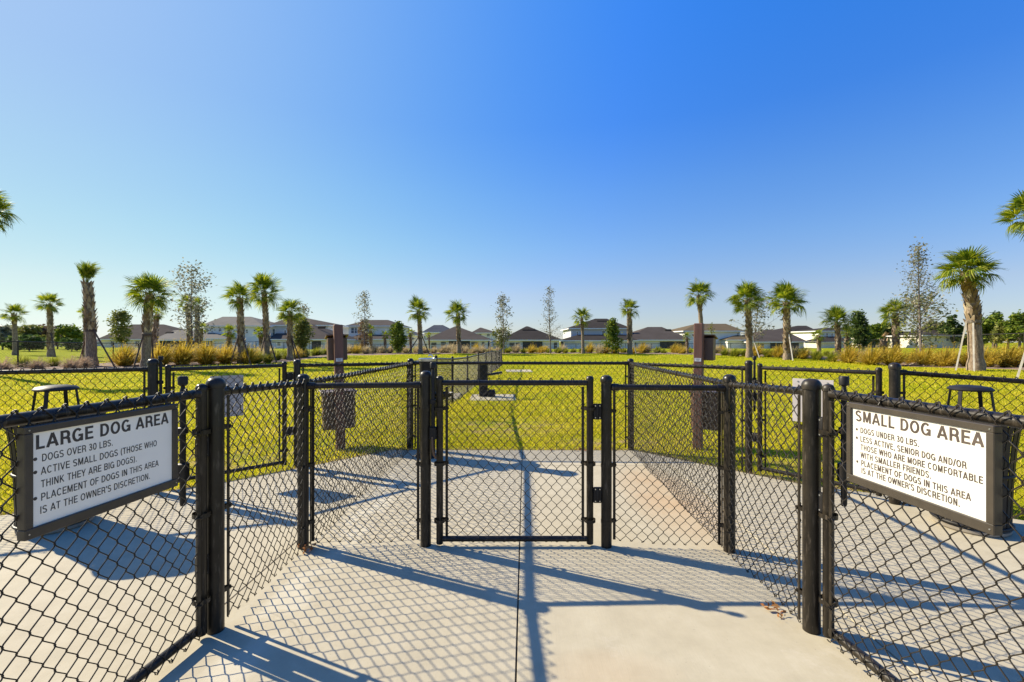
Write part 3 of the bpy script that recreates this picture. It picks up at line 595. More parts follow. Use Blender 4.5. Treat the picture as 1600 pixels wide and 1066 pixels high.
# ================================================================ area signs on the near gates
GL = {}
def arc(cx, cy, rx, ry, a0, a1, n=9): return [(cx+rx*math.cos(rad(a0+(a1-a0)*k/n)), cy+ry*math.sin(rad(a0+(a1-a0)*k/n))) for k in range(n+1)]
def glyphs(t):
    """capital grotesque letters as centre lines in a box of height 1; t = stroke width"""
    h = t/2; T_, B_ = 1-h*.9, h*.9; m = .5
    def O(w): return [arc(w/2, .5, w/2-h, .5+.012-h*.9, 90, 450, 26)]
    g = {}
    g['A'] = (.70, [[(h*.55, 0), (.35, 1)], [(.70-h*.55, 0), (.35, 1)], [(.17, .29), (.53, .29)]])
    g['B'] = (.66, [[(h+.03, 0), (h+.03, 1)], [(h, T_), (.38, T_)]+arc(.39, .745, .19, T_-.745, 90, -90, 8)+[(h, .49)], [(.38, .51)]+arc(.41, (.52+B_)/2, .66-h-.41, (.52-B_)/2, 90, -90, 8)+[(h, B_)]])
    g['C'] = (.70, [arc(.36, .5, .36-h, .512-h*.9, 42, 318, 20)])
    g['D'] = (.70, [[(h+.03, 0), (h+.03, 1)], [(h, T_), (.32, T_)]+arc(.33, .5, .37-h, T_-.5, 90, -90, 14)+[(h, B_)]])
    g['E'] = (.60, [[(h+.03, 0), (h+.03, 1)], [(h, T_), (.60, T_)], [(h, .51), (.56, .51)], [(h, B_), (.61, B_)]])
    g['F'] = (.57, [[(h+.03, 0), (h+.03, 1)], [(h, T_), (.58, T_)], [(h, .49), (.53, .49)]])
    g['G'] = (.74, [arc(.37, .5, .37-h, .512-h*.9, 45, 325, 20), [(.42, .46), (.74, .46)], [(.74-h, .46), (.74-h, .02)]])
    g['H'] = (.69, [[(h+.03, 0), (h+.03, 1)], [(.66-h, 0), (.66-h, 1)], [(h, .52), (.66-h, .52)]])
    g['I'] = (.22, [[(.11, 0), (.11, 1)]])
    g['K'] = (.68, [[(h+.03, 0), (h+.03, 1)], [(h+.04, .36), (.60, 1)], [(.25, .56), (.64, 0)]])
    g['L'] = (.55, [[(h+.03, 0), (h+.03, 1)], [(h, B_), (.55, B_)]])
    g['M'] = (.84, [[(h+.03, 0), (h+.03, 1)], [(h+.06, 1), (.42, .06)], [(.78-h, 1), (.42, .06)], [(.81-h, 0), (.81-h, 1)]])
    g['N'] = (.70, [[(h+.03, 0), (h+.03, 1)], [(h+.06, 1), (.64-h, 0)], [(.67-h, 0), (.67-h, 1)]])
    g['O'] = (.75, O(.75)); g['0'] = (.62, O(.62))
    g['P'] = (.62, [[(h+.03, 0), (h+.03, 1)], [(h, T_), (.38, T_)]+arc(.39, (T_+.44)/2, .63-h-.39, (T_-.44)/2, 90, -90, 9)+[(h, .44)]])
    g['R'] = (.67, [[(h+.03, 0), (h+.03, 1)], [(h, T_), (.39, T_)]+arc(.40, (T_+.46)/2, .65-h-.40, (T_-.46)/2, 90, -90, 9)+[(h, .46)], [(.38, .46), (.55, .38), (.60, .1), (.64, 0)]])
    g['S'] = (.64, [arc(.32, .735, .32-h, .265+.01-h*.9, 25, 235, 12)+[(.40, .50)]+arc(.32, .265, .32-h, .265+.01-h*.9, 55, -155, 12)])
    g['T'] = (.60, [[(.0, T_), (.60, T_)], [(.30, 0), (.30, 1)]])
    g['U'] = (.69, [[(h+.03, 1), (h+.03, .33)]+arc(.345, .33, .315-h, .34-h*.9, 180, 360, 12)+[(.66-h, 1)]])
    g['V'] = (.66, [[(h*.6, 1), (.33, 0)], [(.66-h*.6, 1), (.33, 0)]])
    g['W'] = (.94, [[(h*.6, 1), (.24, .02)], [(.24, .02), (.47, .98)], [(.47, .98), (.70, .02)], [(.94-h*.6, 1), (.70, .02)]])
    g['Y'] = (.66, [[(h*.6, 1), (.33, .42)], [(.66-h*.6, 1), (.33, .42)], [(.33, .45), (.33, 0)]])
    g['3'] = (.56, [arc(.27, .755, .25-h, .255-h*.9, 165, -90, 12)+[(.19, .755-.255+h*.9)], [(.19, .535)]+arc(.27, .275, .29-h, .27-h*.9, 90, -165, 12)])
    g['.'] = (.24, [[(.12, 0), (.12, max(t, .16))]]); g[','] = (.24, [[(.14, t), (.14, .02), (.09, -.14)]])
    g['/'] = (.34, [[(.02, -.05), (.32, 1.05)]]); g["'"] = (.20, [[(.11, 1), (.11, .88), (.08, .70)]])
    g['('] = (.30, [arc(.42, .42, .30, .62, 118, 242, 12)]); g[')'] = (.30, [arc(-.12, .42, .30, .62, 62, -62, 12)])
    g[' '] = (.26, [])
    return g
def text_mesh(name, s, x0, x1, zbase, cap, mat, t):
    """stroked capitals fitted between x0 and x1 with the given cap height, lying in the local xz plane"""
    g = glyphs(t); adv = []; x = 0
    for ch in s: adv.append(x); x += g[ch][0]+.11
    tot = x-.11; k = (x1-x0)/tot; b = MB(); lay = 0
    for ch, ax in zip(s, adv):
        for st in g[ch][1]:
            n = len(st); P = [Vector((p[0], p[1])) for p in st]; L = []
            for i in range(n):
                a = (P[i]-P[i-1]).normalized() if i else (P[1]-P[0]).normalized(); c = (P[i+1]-P[i]).normalized() if i < n-1 else a
                d = (a+c).normalized() if (a+c).length > 1e-6 else a; nn = Vector((-d.y, d.x)); ml = 1/max(.6, abs(d.dot(a)))
                w = t/2*ml*(.90 if abs(d.x) > .8 else 1.0)
                q1, q2 = P[i]+nn*w, P[i]-nn*w
                lim = lambda v: min(max(v, -.16 if ch in ',()/' else -.015), 1.05 if ch in '()/' else 1.012)
                L += [(x0+(ax+q1.x)*k, lay*.00001, zbase+lim(q1.y)*cap), (x0+(ax+q2.x)*k, lay*.00001, zbase+lim(q2.y)*cap)]
            b.add(L, [(2*i, 2*i+1, 2*i+3, 2*i+2) for i in range(n-1)]); lay = (lay-1) if lay > -40 else 0
    return b.mesh(name, mat)
def area_sign(A, B, ztop, H, head, lines, label, mat, vpos):
    """A = left end, B = right end as read; front faces the reader"""
    A = Vector(A); B = Vector(B); d = (B-A); L = d.length; d.normalize(); ang = math.atan2(d.y, d.x)
    root = empty('dog_area_sign', (A.x, A.y, ztop-H), ang); tag(root, label, 'sign')
    fw = .025; th = .032; ft = .023; fb = .034      # local x along sign, -y toward the reader
    parts = [((L/2, th/2, H-ft/2), (L, th, ft)), ((L/2, th/2, fb/2), (L, th, fb)), ((fw/2, th/2, (H+fb-ft)/2), (fw, th, H-ft-fb)), ((L-fw/2, th/2, (H+fb-ft)/2), (fw, th, H-ft-fb))]
    b = MB()
    for c, s in parts: b.box(c, s, bev=.0022)
    b.box((L/2, th-.004, H/2), (L-2*fw+.01, .004, H-2*fw+.01)); b.build('sign_frame', M['frame'], root)
    s = MB()
    for x in [.012, L-.012]:
        for z in (.017, H-.012): s.tube([(x, .001, z), (x, -.0015, z)], .0028, 6)
    tag(s.build('screw', M['steel'], root), kind='stuff')
    p = MB(); p.box((L/2, .012, (H+fb-ft)/2), (L-2*fw, .006, H-ft-fb)); pn = p.build('sign_panel', M['panel' if mat.name.endswith('charcoal') else 'panel_toned_for_sun'], root)
    s = MB()                # metal straps to the gate behind
    for x in (.12, L-.12):
        for z in (.06, H-.06): s.tube([(x, th, z), (x, th+.03, z)], .005, 6)
    tag(s.build('mounting_bolt', M['black'], root), kind='stuff')
    W = L-2*fw; PH = H-ft-fb
    def put(tx, x0, x1, vb, cap, bold):
        me = text_mesh('lettering', tx, fw+x0*W, fw+x1*W, fb+PH*(1-vb), cap, mat, bold); o = link_mesh('lettering', me, root); o['kind'] = 'stuff'; o.location = (0, .0086, 0)
    put(head[0], head[1], head[2], vpos[0], .047, .19)
    for (tx, x0, x1, bul), vb in zip(lines, vpos[1:]):
        put(tx, x0, x1, vb, .0248, .15 if mat.name.endswith('charcoal') else .185)
        if bul is not None:
            k = MB(); cx = fw+bul*W+.006; cz = fb+PH*(1-vb)+.0125
            k.add([(cx+.0058*math.cos(a*.524), .0086, cz+.0058*math.sin(a*.524)) for a in range(12)], [tuple(range(12))]); k.build('bullet_mark', mat, root)
    return root
area_sign((-1.553, 1.469), (-1.478, 2.042), 1.176, .364, ('LARGE DOG AREA', .02, .965), [
    ('DOGS OVER 30 LBS.', .055, .505, .008), ('ACTIVE SMALL DOGS (THOSE WHO', .05, .86, .008), ('THINK THEY ARE BIG DOGS).', .05, .69, None),
    ('PLACEMENT OF DOGS IN THIS AREA', .05, .875, .008), ("IS AT THE OWNER'S DISCRETION.", .045, .80, None)],
    'LARGE DOG AREA sign in a dark frame hung on the near left gate', M['letters'], [.185, .325, .465, .605, .745, .885])
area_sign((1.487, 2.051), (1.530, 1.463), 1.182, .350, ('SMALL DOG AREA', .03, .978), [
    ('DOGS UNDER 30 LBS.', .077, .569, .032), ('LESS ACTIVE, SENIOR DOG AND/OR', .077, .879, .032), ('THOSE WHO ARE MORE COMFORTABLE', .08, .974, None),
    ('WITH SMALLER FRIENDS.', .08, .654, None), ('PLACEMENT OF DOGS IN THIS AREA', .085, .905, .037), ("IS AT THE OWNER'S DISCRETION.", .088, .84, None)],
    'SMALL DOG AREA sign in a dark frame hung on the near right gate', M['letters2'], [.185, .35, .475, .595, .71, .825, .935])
# blank grey signs on the far gates
for (cx, cy, zc, ang, lb) in ((-3.03, 4.90, .87, math.atan2(.75, .77), 'blank pale grey sign hung on the far left gate, behind the thick left post'), (3.00, 4.60, .855, math.atan2(-.80, .66), 'blank pale grey sign hung on the far right gate, beside the thick right post')):
    s = empty('blank_sign', (cx, cy, zc), ang); tag(s, lb, 'sign', 'blank grey signs on the far gates')
    sg = 1 if cx < 0 else 1
    b = MB(); b.box((0, 0, 0), (.31 if cx < 0 else .36, .004, .44), bev=.0015); b.build('sign_plate', M['grey_sign'], s)
    b = MB()
    for x in (-.13, .13):
        for z in (-.19, .19): b.tube([(x, -.006, z), (x, .006, z)], .008, 8)
    tag(b.build('bolt', M['steel'], s), kind='stuff')

# ================================================================ litter receptacles
def receptacle(x, y, label):
    root = empty('litter_receptacle', (x, y, 0)); tag(root, label, 'litter bin', 'black litter receptacles')
    n = 30
    for i in range(n):
        a = 2*math.pi*i/n; c, s = math.cos(a), math.sin(a); b = MB(); hw = .0265
        prof = [(.225, .05), (.226, .12), (.234, .40), (.252, .65), (.272, .80), (.284, .845), (.288, .862)]
        V_ = []; F_ = []
        for k, (r, z) in enumerate(prof):
            w = hw*(r/.34)*.95
            for q in (-1, 1):
                for t_ in (0, -.006): V_.append(((r+t_)*c-s*w*q, (r+t_)*s+c*w*q, z))
        for k in range(len(prof)-1):
            o = k*4; F_ += [(o, o+2, o+6, o+4), (o+1, o+5, o+7, o+3), (o, o+4, o+5, o+1), (o+2, o+3, o+7, o+6)]
        b.add(V_, F_); b.build('slat', M['receptacle'], root)
    for z, r, nm in ((.06, .231, 'bottom_ring'), (.45, .238, 'middle_ring'), (.866, .290, 'top_ring')):
        b = MB(); N = 40; pts = [(r*math.cos(i*6.2832/N), r*math.sin(i*6.2832/N), z) for i in range(N+1)]; b.tube(pts, .011, 8, caps=False); b.build(nm, M['receptacle'], root, True)
    b = MB(); b.rev([(.215, .0), (.225, .012), (.225, .03), (.19, .04)], n=32); b.build('base_plate', M['liner'], root, True)
    b = MB(); b.rev([(.18, .05), (.19, .06), (.205, .76), (.207, .80)], n=28); b.build('liner', M['liner'], root, True)
    b = MB(); b.rev([(.282, .860), (.272, .880), (.235, .892), (.14, .90), (.132, .893), (.128, .84)], n=36); b.build('lid', M['receptacle'], root, True)
    b = MB(); b.rev([(.09, 1.066), (.126, 1.066), (.136, 1.073), (.136, 1.080), (.120, 1.096), (.07, 1.106), (.001, 1.109)], n=36); bn = b.build('rain_bonnet', M['receptacle'], root, True)
    for k in range(4):
        a = .35+k*math.pi/2; b = MB(); c, s = math.cos(a), math.sin(a)
        b.box((.136*c, .136*s, .98), (.008, .026, .18), a, bev=.002, tilt=Matrix.Rotation(-.12, 3, 'Y')); b.build('bonnet_leg', M['receptacle'], root)
    return root
receptacle(-3.60, 3.64, 'black slatted litter receptacle with rain bonnet, behind the large dog sign')
receptacle(3.60, 3.62, 'black slatted litter receptacle with rain bonnet, behind the small dog sign')

# ================================================================ pet waste stations
def station(x, y, rz, lean, top, mir, label):
    ox, ob = (.0, .01) if mir < 0 else (.045, .09); root = empty('pet_waste_station', (x, y, T(x, y)), rz); root.rotation_euler = (0, lean, rz); tag(root, label, 'waste station', 'brown pet waste stations')
    b = MB(); b.box((0, 0, top/2-.05), (.115, .115, top+.1), bev=.008); b.build('post', M['lumber'], root)
    b = MB(); b.box((ox, .155, 1.37), (.25, .18, .31), bev=.006); o = b.build('bag_dispenser', M['brown_metal'], root)
    b = MB(); b.add([(ox-.145, .055, 1.555), (ox+.145, .055, 1.555), (ox+.145, .30, 1.505), (ox-.145, .30, 1.505), (ox-.145, .055, 1.57), (ox+.145, .055, 1.57), (ox+.145, .30, 1.52), (ox-.145, .30, 1.52)], [(3, 2, 1, 0), (4, 5, 6, 7), (0, 1, 5, 4), (1, 2, 6, 5), (2, 3, 7, 6), (3, 0, 4, 7)]); b.build('dispenser_lid', M['brown_metal'], o)
    b = MB(); r0 = []
    for (z, k) in ((.27, .97), (.29, 1), (.74, 1.03), (.76, 1.02)):
        for (cx, cy) in ((-.19, .06), (-.225, .10), (-.225, .30), (-.17, .38), (.17, .38), (.225, .30), (.225, .10), (.19, .06)): r0.append((cx*k*.92+ob, .06+(cy-.06)*k, z))
    fs = [tuple(range(8)), tuple(range(31, 23, -1))]+[(k*8+i, k*8+8+i, k*8+8+(i+1) % 8, k*8+(i+1) % 8) for k in range(3) for i in range(8)]
    b.add(r0, fs); o = b.build('waste_bin', M['brown_metal'], root)
    b = MB(); b.box((ob, .225, .775), (.46, .38, .03), bev=.008); b.build('bin_lid', M['brown_metal'], o)
    b = MB(); b.box((0, -.0592, 1.225), (.085, .002, .045)); o = b.build('sticker', M['sticker'], root)
    b = MB()
    for k in range(3): b.box((-.001, -.0605, 1.238-k*.011), (.062-.012*k, .0006, .0035))
    tag(b.build('print', M['letters'], o), kind='stuff')
    return root
station(-2.335, 6.28, rad(28), rad(-1.2), 1.70, -1, 'dull brown post with pet waste box and bin, left of the front gate')
station(2.54, 6.30, rad(-34), rad(.6), 1.72, 1, 'red brown post with pet waste box and bin, right of the front gate')

# ================================================================ drinking fountains and pads on the lawn
def pad(cx, cy, sx, sy, rz, label):
    z = T(cx, cy); b = MB(); b.box((0, 0, -.02), (sx, sy, .14), bev=.01); o = b.build('concrete_pad', M['concrete'], None, False, (cx, cy, z)); o.rotation_euler = (0, 0, rz); return tag(o, label, kind='structure')
f = empty('drinking_fountain', (-1.07, 5.83, 0)); tag(f, 'black drinking fountain column with steel top behind the latch post', 'drinking fountain')
b = MB(); b.rev([(.15, 0), (.15, .015), (.10, .03), (.097, .05), (.097, 1.19), (.10, 1.20)], n=28); b.build('pedestal', M['receptacle'], f, True)
b = MB(); b.rev([(.10, 1.20), (.112, 1.205), (.114, 1.235), (.095, 1.243), (.085, 1.225), (.02, 1.215)], n=28); b.build('bowl', M['steel'], f, True)
b = MB(); b.tube([(.06, 0, 1.22), (.065, 0, 1.27), (.04, 0, 1.285), (.01, 0, 1.27)], .008, 8); b.build('spout', M['steel'], f, True)
b = MB(); b.rev([(.04, .72), (.115, .76), (.13, .80), (.12, .80), (.10, .775)], c=(.19, .06, 0), n=20); b.tube([(.05, .02, .70), (.18, .06, .73)], .03, 10); b.build('side_basin', M['receptacle'], f, True)
pad(-.56, 13.7, 1.34, 1.5, .03, 'pale concrete pad under the distant fountain on the lawn'); pad(-2.05, 14.0, .9, 1.5, .03, 'pale concrete pad left of the dividing fence'); pad(.40, 27, 1.5, 2.0, .03, 'far pale concrete pad on the lawn')
x0, y0 = -.86, 13.9; f = empty('drinking_fountain', (x0, y0, T(x0, y0)+.05)); tag(f, 'black drinking fountain with low dog bowl on a pale pad out on the lawn', 'drinking fountain')
b = MB(); b.box((0, 0, .5), (.26, .2, 1.0), bev=.03); b.build('pedestal', M['receptacle'], f)
b = MB(); b.box((.24, -.02, .09), (.24, .24, .18), bev=.03); b.rev([(.09, .18), (.11, .20), (.09, .205), (.06, .185)], c=(.24, -.02, 0), n=16); b.build('dog_bowl', M['receptacle'], f)
b = MB(); b.box((.2, 0, .66), (.16, .06, .06), bev=.01); b.box((.40, 0, .70), (.34, .26, .055), bev=.02, tilt=Matrix.Rotation(-.16, 3, 'Y')); o = b.build('side_basin', M['receptacle'], f)
b = MB(); b.box((.40, 0, .67), (.30, .22, .02), tilt=Matrix.Rotation(-.16, 3, 'Y')); b.build('basin_trim', M['steel'], o)
# dry leaves blown against the posts
for (cx, cy, n, lb) in ((-1.42, 3.17, 26, 'rust coloured dry leaves caught at the foot of the left wall post'), (1.40, 2.46, 18, 'small clump of red dry leaves beside the thick right post'), (.95, 6.12, 40, 'brown dry leaves along the far edge of the pad, right of centre')):
    b = MB(); rr = random.Random(n)
    for _ in range(n):
        a = rr.uniform(0, 6.28); d_ = rr.uniform(0, .075) if n != 40 else rr.uniform(0, .5); x = cx+math.cos(a)*d_; y = cy+math.sin(a)*(d_ if n != 40 else d_*.08); z = rr.uniform(.004, .05 if n == 26 else .02)
        u = Vector((rr.uniform(-1, 1), rr.uniform(-1, 1), rr.uniform(-.6, .6))).normalized(); v = u.cross(Vector((rr.uniform(-1, 1), rr.uniform(-1, 1), 1))).normalized(); c = Vector((x, y, z+.006)); s = rr.uniform(.012, .022)
        b.add([c-u*s, c+v*s*.5+Vector((0, 0, .003)), c+u*s, c-v*s*.5], [(0, 1, 2, 3)])
    tag(b.build('dry_leaves', M['leaf_litter']), lb, 'dry leaves', kind='stuff')

# ================================================================ plants
def frond_mesh(name, rr, petiole, fan, droop, nl, spread=115, mat='frond', fold=.25):
    """one fan leaf: petiole along +x, blade of narrow segments splitting into drooping tips"""
    b = MB(); pts = [(petiole*k/4, 0, -.03*petiole*(k/4)**2) for k in range(5)]
    b.tube(pts, [.016*fan+.006, .012*fan+.005, .010*fan+.004, .009*fan+.004, .008*fan+.003], 3, caps=False)
    c0 = Vector(pts[-1])
    for i in range(nl):
        a = rad(-spread+2*spread*(i+.5)/nl); L = fan*(1-.28*abs(a)/rad(spread))*rr.uniform(.86, 1.08)
        d = Vector((math.cos(a), math.sin(a), fold*abs(math.sin(a))+rr.uniform(-.04, .06))).normalized(); s = Vector((-math.sin(a), math.cos(a), 0)); w = fan*3.0*rad(spread)/nl*.5
        start = c0+Vector((fan*.18*math.cos(a)*.5, 0, 0)); dr = droop*rr.uniform(.7, 1.5)
        L4 = []
        for k, (u, ww) in enumerate(((.04, .10), (.45, .55), (.75, .46), (1, .06))):
            p = start+d*L*u+Vector((0, 0, -dr*L*max(0, u-.25)**2)); up = Vector((0, 0, w*.25*(1 if k in (1,) else 0)))
            L4 += [p-s*w*ww*.5-up*.5, p+s*w*ww*.5+up*.5]
        b.add(L4, [(0, 1, 3, 2), (2, 3, 5, 4), (4, 5, 7, 6)])
    return b.mesh(name, M[mat])
rf = random.Random(11)
FR = [frond_mesh('frond', rf, rf.uniform(.40, .52), rf.uniform(.50, .60), dd, 24, sp) for dd, sp in ((.25, 115), (.5, 120), (.8, 110), (.4, 95), (1.2, 105), (.3, 125))]
FRD = [frond_mesh('dead_frond', rf, .45, .42, 1.6, 16, 70, 'frond_dry') for _ in range(2)]
def trunk_mesh(rr, H, r0, r1, lean, boots=True, bare=.45, lumps=0):
    """H high trunk; woven leaf bases above the bare fraction"""
    b = MB(); n = 14; pts = []; rs = []
    for k in range(n+1):
        u = k/n; pts.append((lean[0]*u*u*H, lean[1]*u*u*H, H*u)); r = lerp(r0, r1, u**.8)*(1+.05*math.sin(k*2.3))
        if u < .08: r *= 1.18
        rs.append(r*(1.0 if u < bare else 1.02))
    b.tube(pts, rs, 10)
    if boots:
        nr = int(H*(1-bare)/(r1*.95)); 
        for j in range(nr):
            u = bare+(1-bare)*(j+rr.uniform(0, .4))/nr; z = H*u; cx, cy = lean[0]*u*u*H, lean[1]*u*u*H; r = lerp(r0, r1, u**.8); m = 7
            for i in range(m):
                a = 6.2832*(i+.5*(j % 2))/m+rr.uniform(-.12, .12); c, s = math.cos(a), math.sin(a); w = r*.42; L = r*rr.uniform(1.2, 1.9); out = r*rr.uniform(.30, .62)
                base = Vector((cx+c*r*.92, cy+s*r*.92, z)); t = Vector((-s, c, 0)); o = Vector((c, s, 0))
                tipz = Vector((0, 0, L)); sk = t*rr.uniform(-.5, .5)*r
                b.add([base-t*w, base+t*w, base+o*out*.55+tipz*.55+sk*.4-t*w*.75, base+o*out*.55+tipz*.55+sk*.4+t*w*.75, base+o*out+tipz+sk-t*w*.28, base+o*out+tipz+sk+t*w*.28, base+o*r*.22+tipz*.25],
                      [(0, 1, 3, 2), (2, 3, 5, 4), (0, 6, 1)], 1)
    return b.mesh('trunk', [M['trunk'], M['boot']], True), Vector(pts[-1])
SM_TR = {}
def palm(px, Y, ytop, ycrown, rpx, label, base_px=None, wpx=11, nf=30, each=True, lo=-48, hi=88, bare=.4, stakes=None, stakemat='stake_dark', tied=False, dead=0, squash=1.0, seed=0):
    """px, ycrown = crown centre in the photo; the trunk stands on the ground Y metres away"""
    rr = random.Random(seed*13+int(px)); bx = px if base_px is None else base_px; x, y = at(bx, Y); z = T(x, y)-.05; cx, cz = at(px, Y)[0], EYE-(ycrown-HZ)*Y/FPX
    k = Y/FPX; Rr = rpx*k; H = cz-z-Rr*.42; root = empty('cabbage_palm', (x, y, z)); tag(root, label, 'palm tree', 'cabbage palms round the dog park')
    me, top = trunk_mesh(rr, H, wpx*k*.44, wpx*k*.33, ((cx-x)/H if H > 0 else 0, rr.uniform(-.02, .02)), bare=bare); link_mesh('trunk', me, root)
    todo = []
    for i in range(nf):
        u = (i+.5)/nf; el = rad(lo+(hi-lo)*(u**1.05)); az = i*2.39996+rr.uniform(-.25, .25)
        if tied: el = rad(rr.uniform(58, 90))
        sc = Rr*rr.uniform(.98, 1.22)*(1.0 if el > 0 else .92)
        vi = rr.randrange(6); M4 = Matrix.Translation(top+Vector((0, 0, rr.uniform(-.1, .06)*Rr)))@Matrix.Rotation(az, 4, 'Z')@Matrix.Rotation(-el, 4, 'Y')@Matrix.Rotation(rr.uniform(-.6, .6), 4, 'X')@Matrix.Diagonal((sc, sc*(.45 if tied else 1), sc, 1))
        todo.append((FR[vi], M4, 'frond'))
    for i in range(dead):
        az = rr.uniform(0, 6.28); M4 = Matrix.Translation(top-Vector((0, 0, .15*Rr)))@Matrix.Rotation(az, 4, 'Z')@Matrix.Rotation(rad(rr.uniform(45, 75)), 4, 'Y')@Matrix.Diagonal((Rr*.75, Rr*.75, Rr*.75, 1)); todo.append((FRD[i % 2], M4, 'dead_frond'))
    if each:
        for me, m4, nm in todo: o = link_mesh(nm, me, root); o.matrix_local = m4
    else:
        Vs = []; Fs = []; base = 0
        for me, m4, nm in todo:
            if nm != 'frond': continue
            co = np.empty(len(me.vertices)*3, np.float32); me.vertices.foreach_get('co', co); co = co.reshape(-1, 3)@np.array(m4.to_3x3()).T+np.array(m4.translation)
            fi = np.array([list(p.vertices) for p in me.polygons if len(p.vertices) == 4])+base; Vs.append(co); Fs.append(fi); base += len(co)
        link_mesh('crown', np_mesh('crown', np.concatenate(Vs), np.concatenate(Fs), M['frond']), root)
    for (sx, sy, st) in (stakes or []):           # brace foot pixel x, y and trunk height pixel y
        yy = Y-rr.choice([.5, .8, -.3]) ; fx = at(sx, yy)[0]; fz = T(fx, yy)
        hz_ = EYE-(st-HZ)*k-z; u = hz_/H; tp = Vector((((cx-x)/H)*u*u*H, 0, hz_)); d = Vector((fx-x, yy-y, 0)).normalized()
        b = MB(); p0 = Vector((fx-x, yy-y, fz-z-.05)); p1 = tp+d*wpx*k*.4; v = (p1-p0).normalized(); b.tube([p0, p1], .052, 4); b.build('brace', M[stakemat], root)
    if stakes:
        b = MB(); st = stakes[0][2]; hz_ = EYE-(st-HZ)*k-z; u = hz_/H; xx = ((cx-x)/H)*u*u*H; b.rev([(wpx*k*.40, hz_-.10), (wpx*k*.445, hz_-.09), (wpx*k*.445, hz_+.05), (wpx*k*.40, hz_+.06)], c=(xx, 0, 0), n=12); b.build('brace_collar', M['stake_dark' if stakemat == 'stake_dark' else 'bark'], root)
    return root
P = palm
P(-12, 20, 290, 322, 33, 'palm crown cut off by the left edge of the photo, high up', base_px=-42, nf=34, wpx=15, seed=1)
P(23, 45, 467, 484, 17, 'small palm with a bulging trunk at the far left', 24, 8, 22, False, seed=2, bare=.75)
P(76, 41, 452, 468, 19, 'slender palm second from the left, with a shaggy dark trunk', 79, 9, 24, False, seed=3, bare=.15, stakes=[(87, 560, 520)])
P(138, 26, 391, 430, 29, 'tall thick palm with fronds tied upright, left of the hipped brown roof', 143, 17, 26, True, seed=4, bare=.42, tied=True, stakes=[(122, 572, 516), (181, 572, 517)])
P(134, 33, 470, 484, 11, 'small palm peeking out behind the tall thick palm', 137, 10, 16, False, seed=5)
P(234, 26, 421, 447, 32, 'large palm with a full round crown left of the sparse tall tree', 228, 15, 36, True, seed=6, bare=.48, stakes=[(208, 562, 523), (240, 572, 524)])
P(246, 33, 475, 488, 11, 'small leaning palm half hidden behind the large round palm', 241, 10, 16, False, seed=7)
P(293, 40, 455, 470, 14, 'left one of two slim palms inside the sparse tall tree', 297, 8, 20, False, seed=8, bare=.2)
P(309, 40, 458, 473, 14, 'right one of two slim palms inside the sparse tall tree', 308, 8, 20, False, seed=9, bare=.2)
P(315, 44, 497, 509, 10, 'short palm just right of the two slim palms', 313, 7, 16, False, seed=10)
P(374, 31, 434, 457, 22, 'palm with a narrow crown in front of the white two storey house', 377, 12, 26, True, seed=11, bare=.25, stakes=[(360, 560, 525), (392, 566, 524)], lo=-50)
P(359, 42, 500, 514, 12, 'short palm standing before the white two storey house', 358, 8, 18, False, seed=12)
P(413, 33, 423, 445, 27, 'tall palm with a wide crown, right one of the pair by the white house', 417, 10, 32, True, seed=13, bare=.3, stakes=[(404, 548, 526), (433, 562, 524)])
P(407, 43, 504, 516, 11, 'low palm at the foot of the tall wide crowned palm', 409, 8, 18, False, seed=14)
P(453, 36, 461, 480, 21, 'round crowned palm beside the bushy olive tree', 453, 10, 28, True, seed=15, bare=.3, stakes=[(470, 556, 526), (462, 555, 525)])
P(579, 55, 500, 513, 10, 'small palm left of the round green tree in front of the aqua house', 580, 6, 16, False, seed=16)
P(601, 52, 513, 521, 8, 'tiny palm just left of the round green tree', 602, 5, 14, False, seed=17)
P(641, 52, 508, 518, 8, 'tiny palm just right of the round green tree', 642, 5, 14, False, seed=18)
P(670, 58, 517, 522, 5, 'tiniest palm, before the dark slate roof', 671, 3.5, 12, False, seed=19)
P(654, 50, 460, 479, 20, 'palm in front of the slate roofed house, left one of the centre pair', 657, 8, 28, True, seed=20, bare=.35, stakes=[(636, 553, 528), (671, 553, 524)])
P(715, 50, 463, 483, 20, 'palm in front of the brown gabled roof, right one of the centre pair', 717, 8, 28, True, seed=21, bare=.25, stakes=[(724, 552, 528)], squash=.9)
P(909, 50, 475, 491, 16, 'slim palm with yellowish crown at the left end of the blue house', 911, 6, 24, False, seed=22, bare=.6)
P(983, 50, 459, 477, 17, 'palm with a bulky trunk at the right end of the blue house', 984, 9, 26, True, seed=23, bare=.3, stakes=[(994, 552, 526)], stakemat='stake_pale')
P(1092, 43, 434, 453, 22, 'tall palm rising behind the red brown station post', 1097, 9, 28, True, seed=24, bare=.75, dead=2)
P(1073, 52, 515, 524, 8, 'tiny palm left of the red brown station post', 1074, 5, 14, False, seed=25)
P(1167, 42, 430, 458, 27, 'palm with a broad ragged crown in front of a grey leaved tree', 1171, 11, 32, True, seed=26, bare=.3, stakes=[(1187, 557, 525)], stakemat='stake_pale', lo=-45)
P(1229, 38, 435, 460, 30, 'palm with a wide crown, before the long brown roof on the right', 1230, 12, 34, True, seed=27, bare=.12, stakes=[(1239, 557, 523)], stakemat='stake_pale', lo=-40)
P(1279, 50, 510, 521, 10, 'small palm before the beige gable right of centre', 1280, 7, 16, False, seed=28)
P(1308, 38, 478, 494, 24, 'short palm with a flat wide crown, left of the dark magnolia', 1310, 9, 28, True, seed=29, bare=.2, lo=-25)
P(1325, 42, 503, 515, 12, 'small palm squeezed against the dark magnolia', 1322, 8, 18, False, seed=30)
P(1398, 36, 462, 481, 23, 'leafy palm just left of the big grey leaved tree', 1400, 11, 30, True, seed=31, bare=.1, lo=-45)
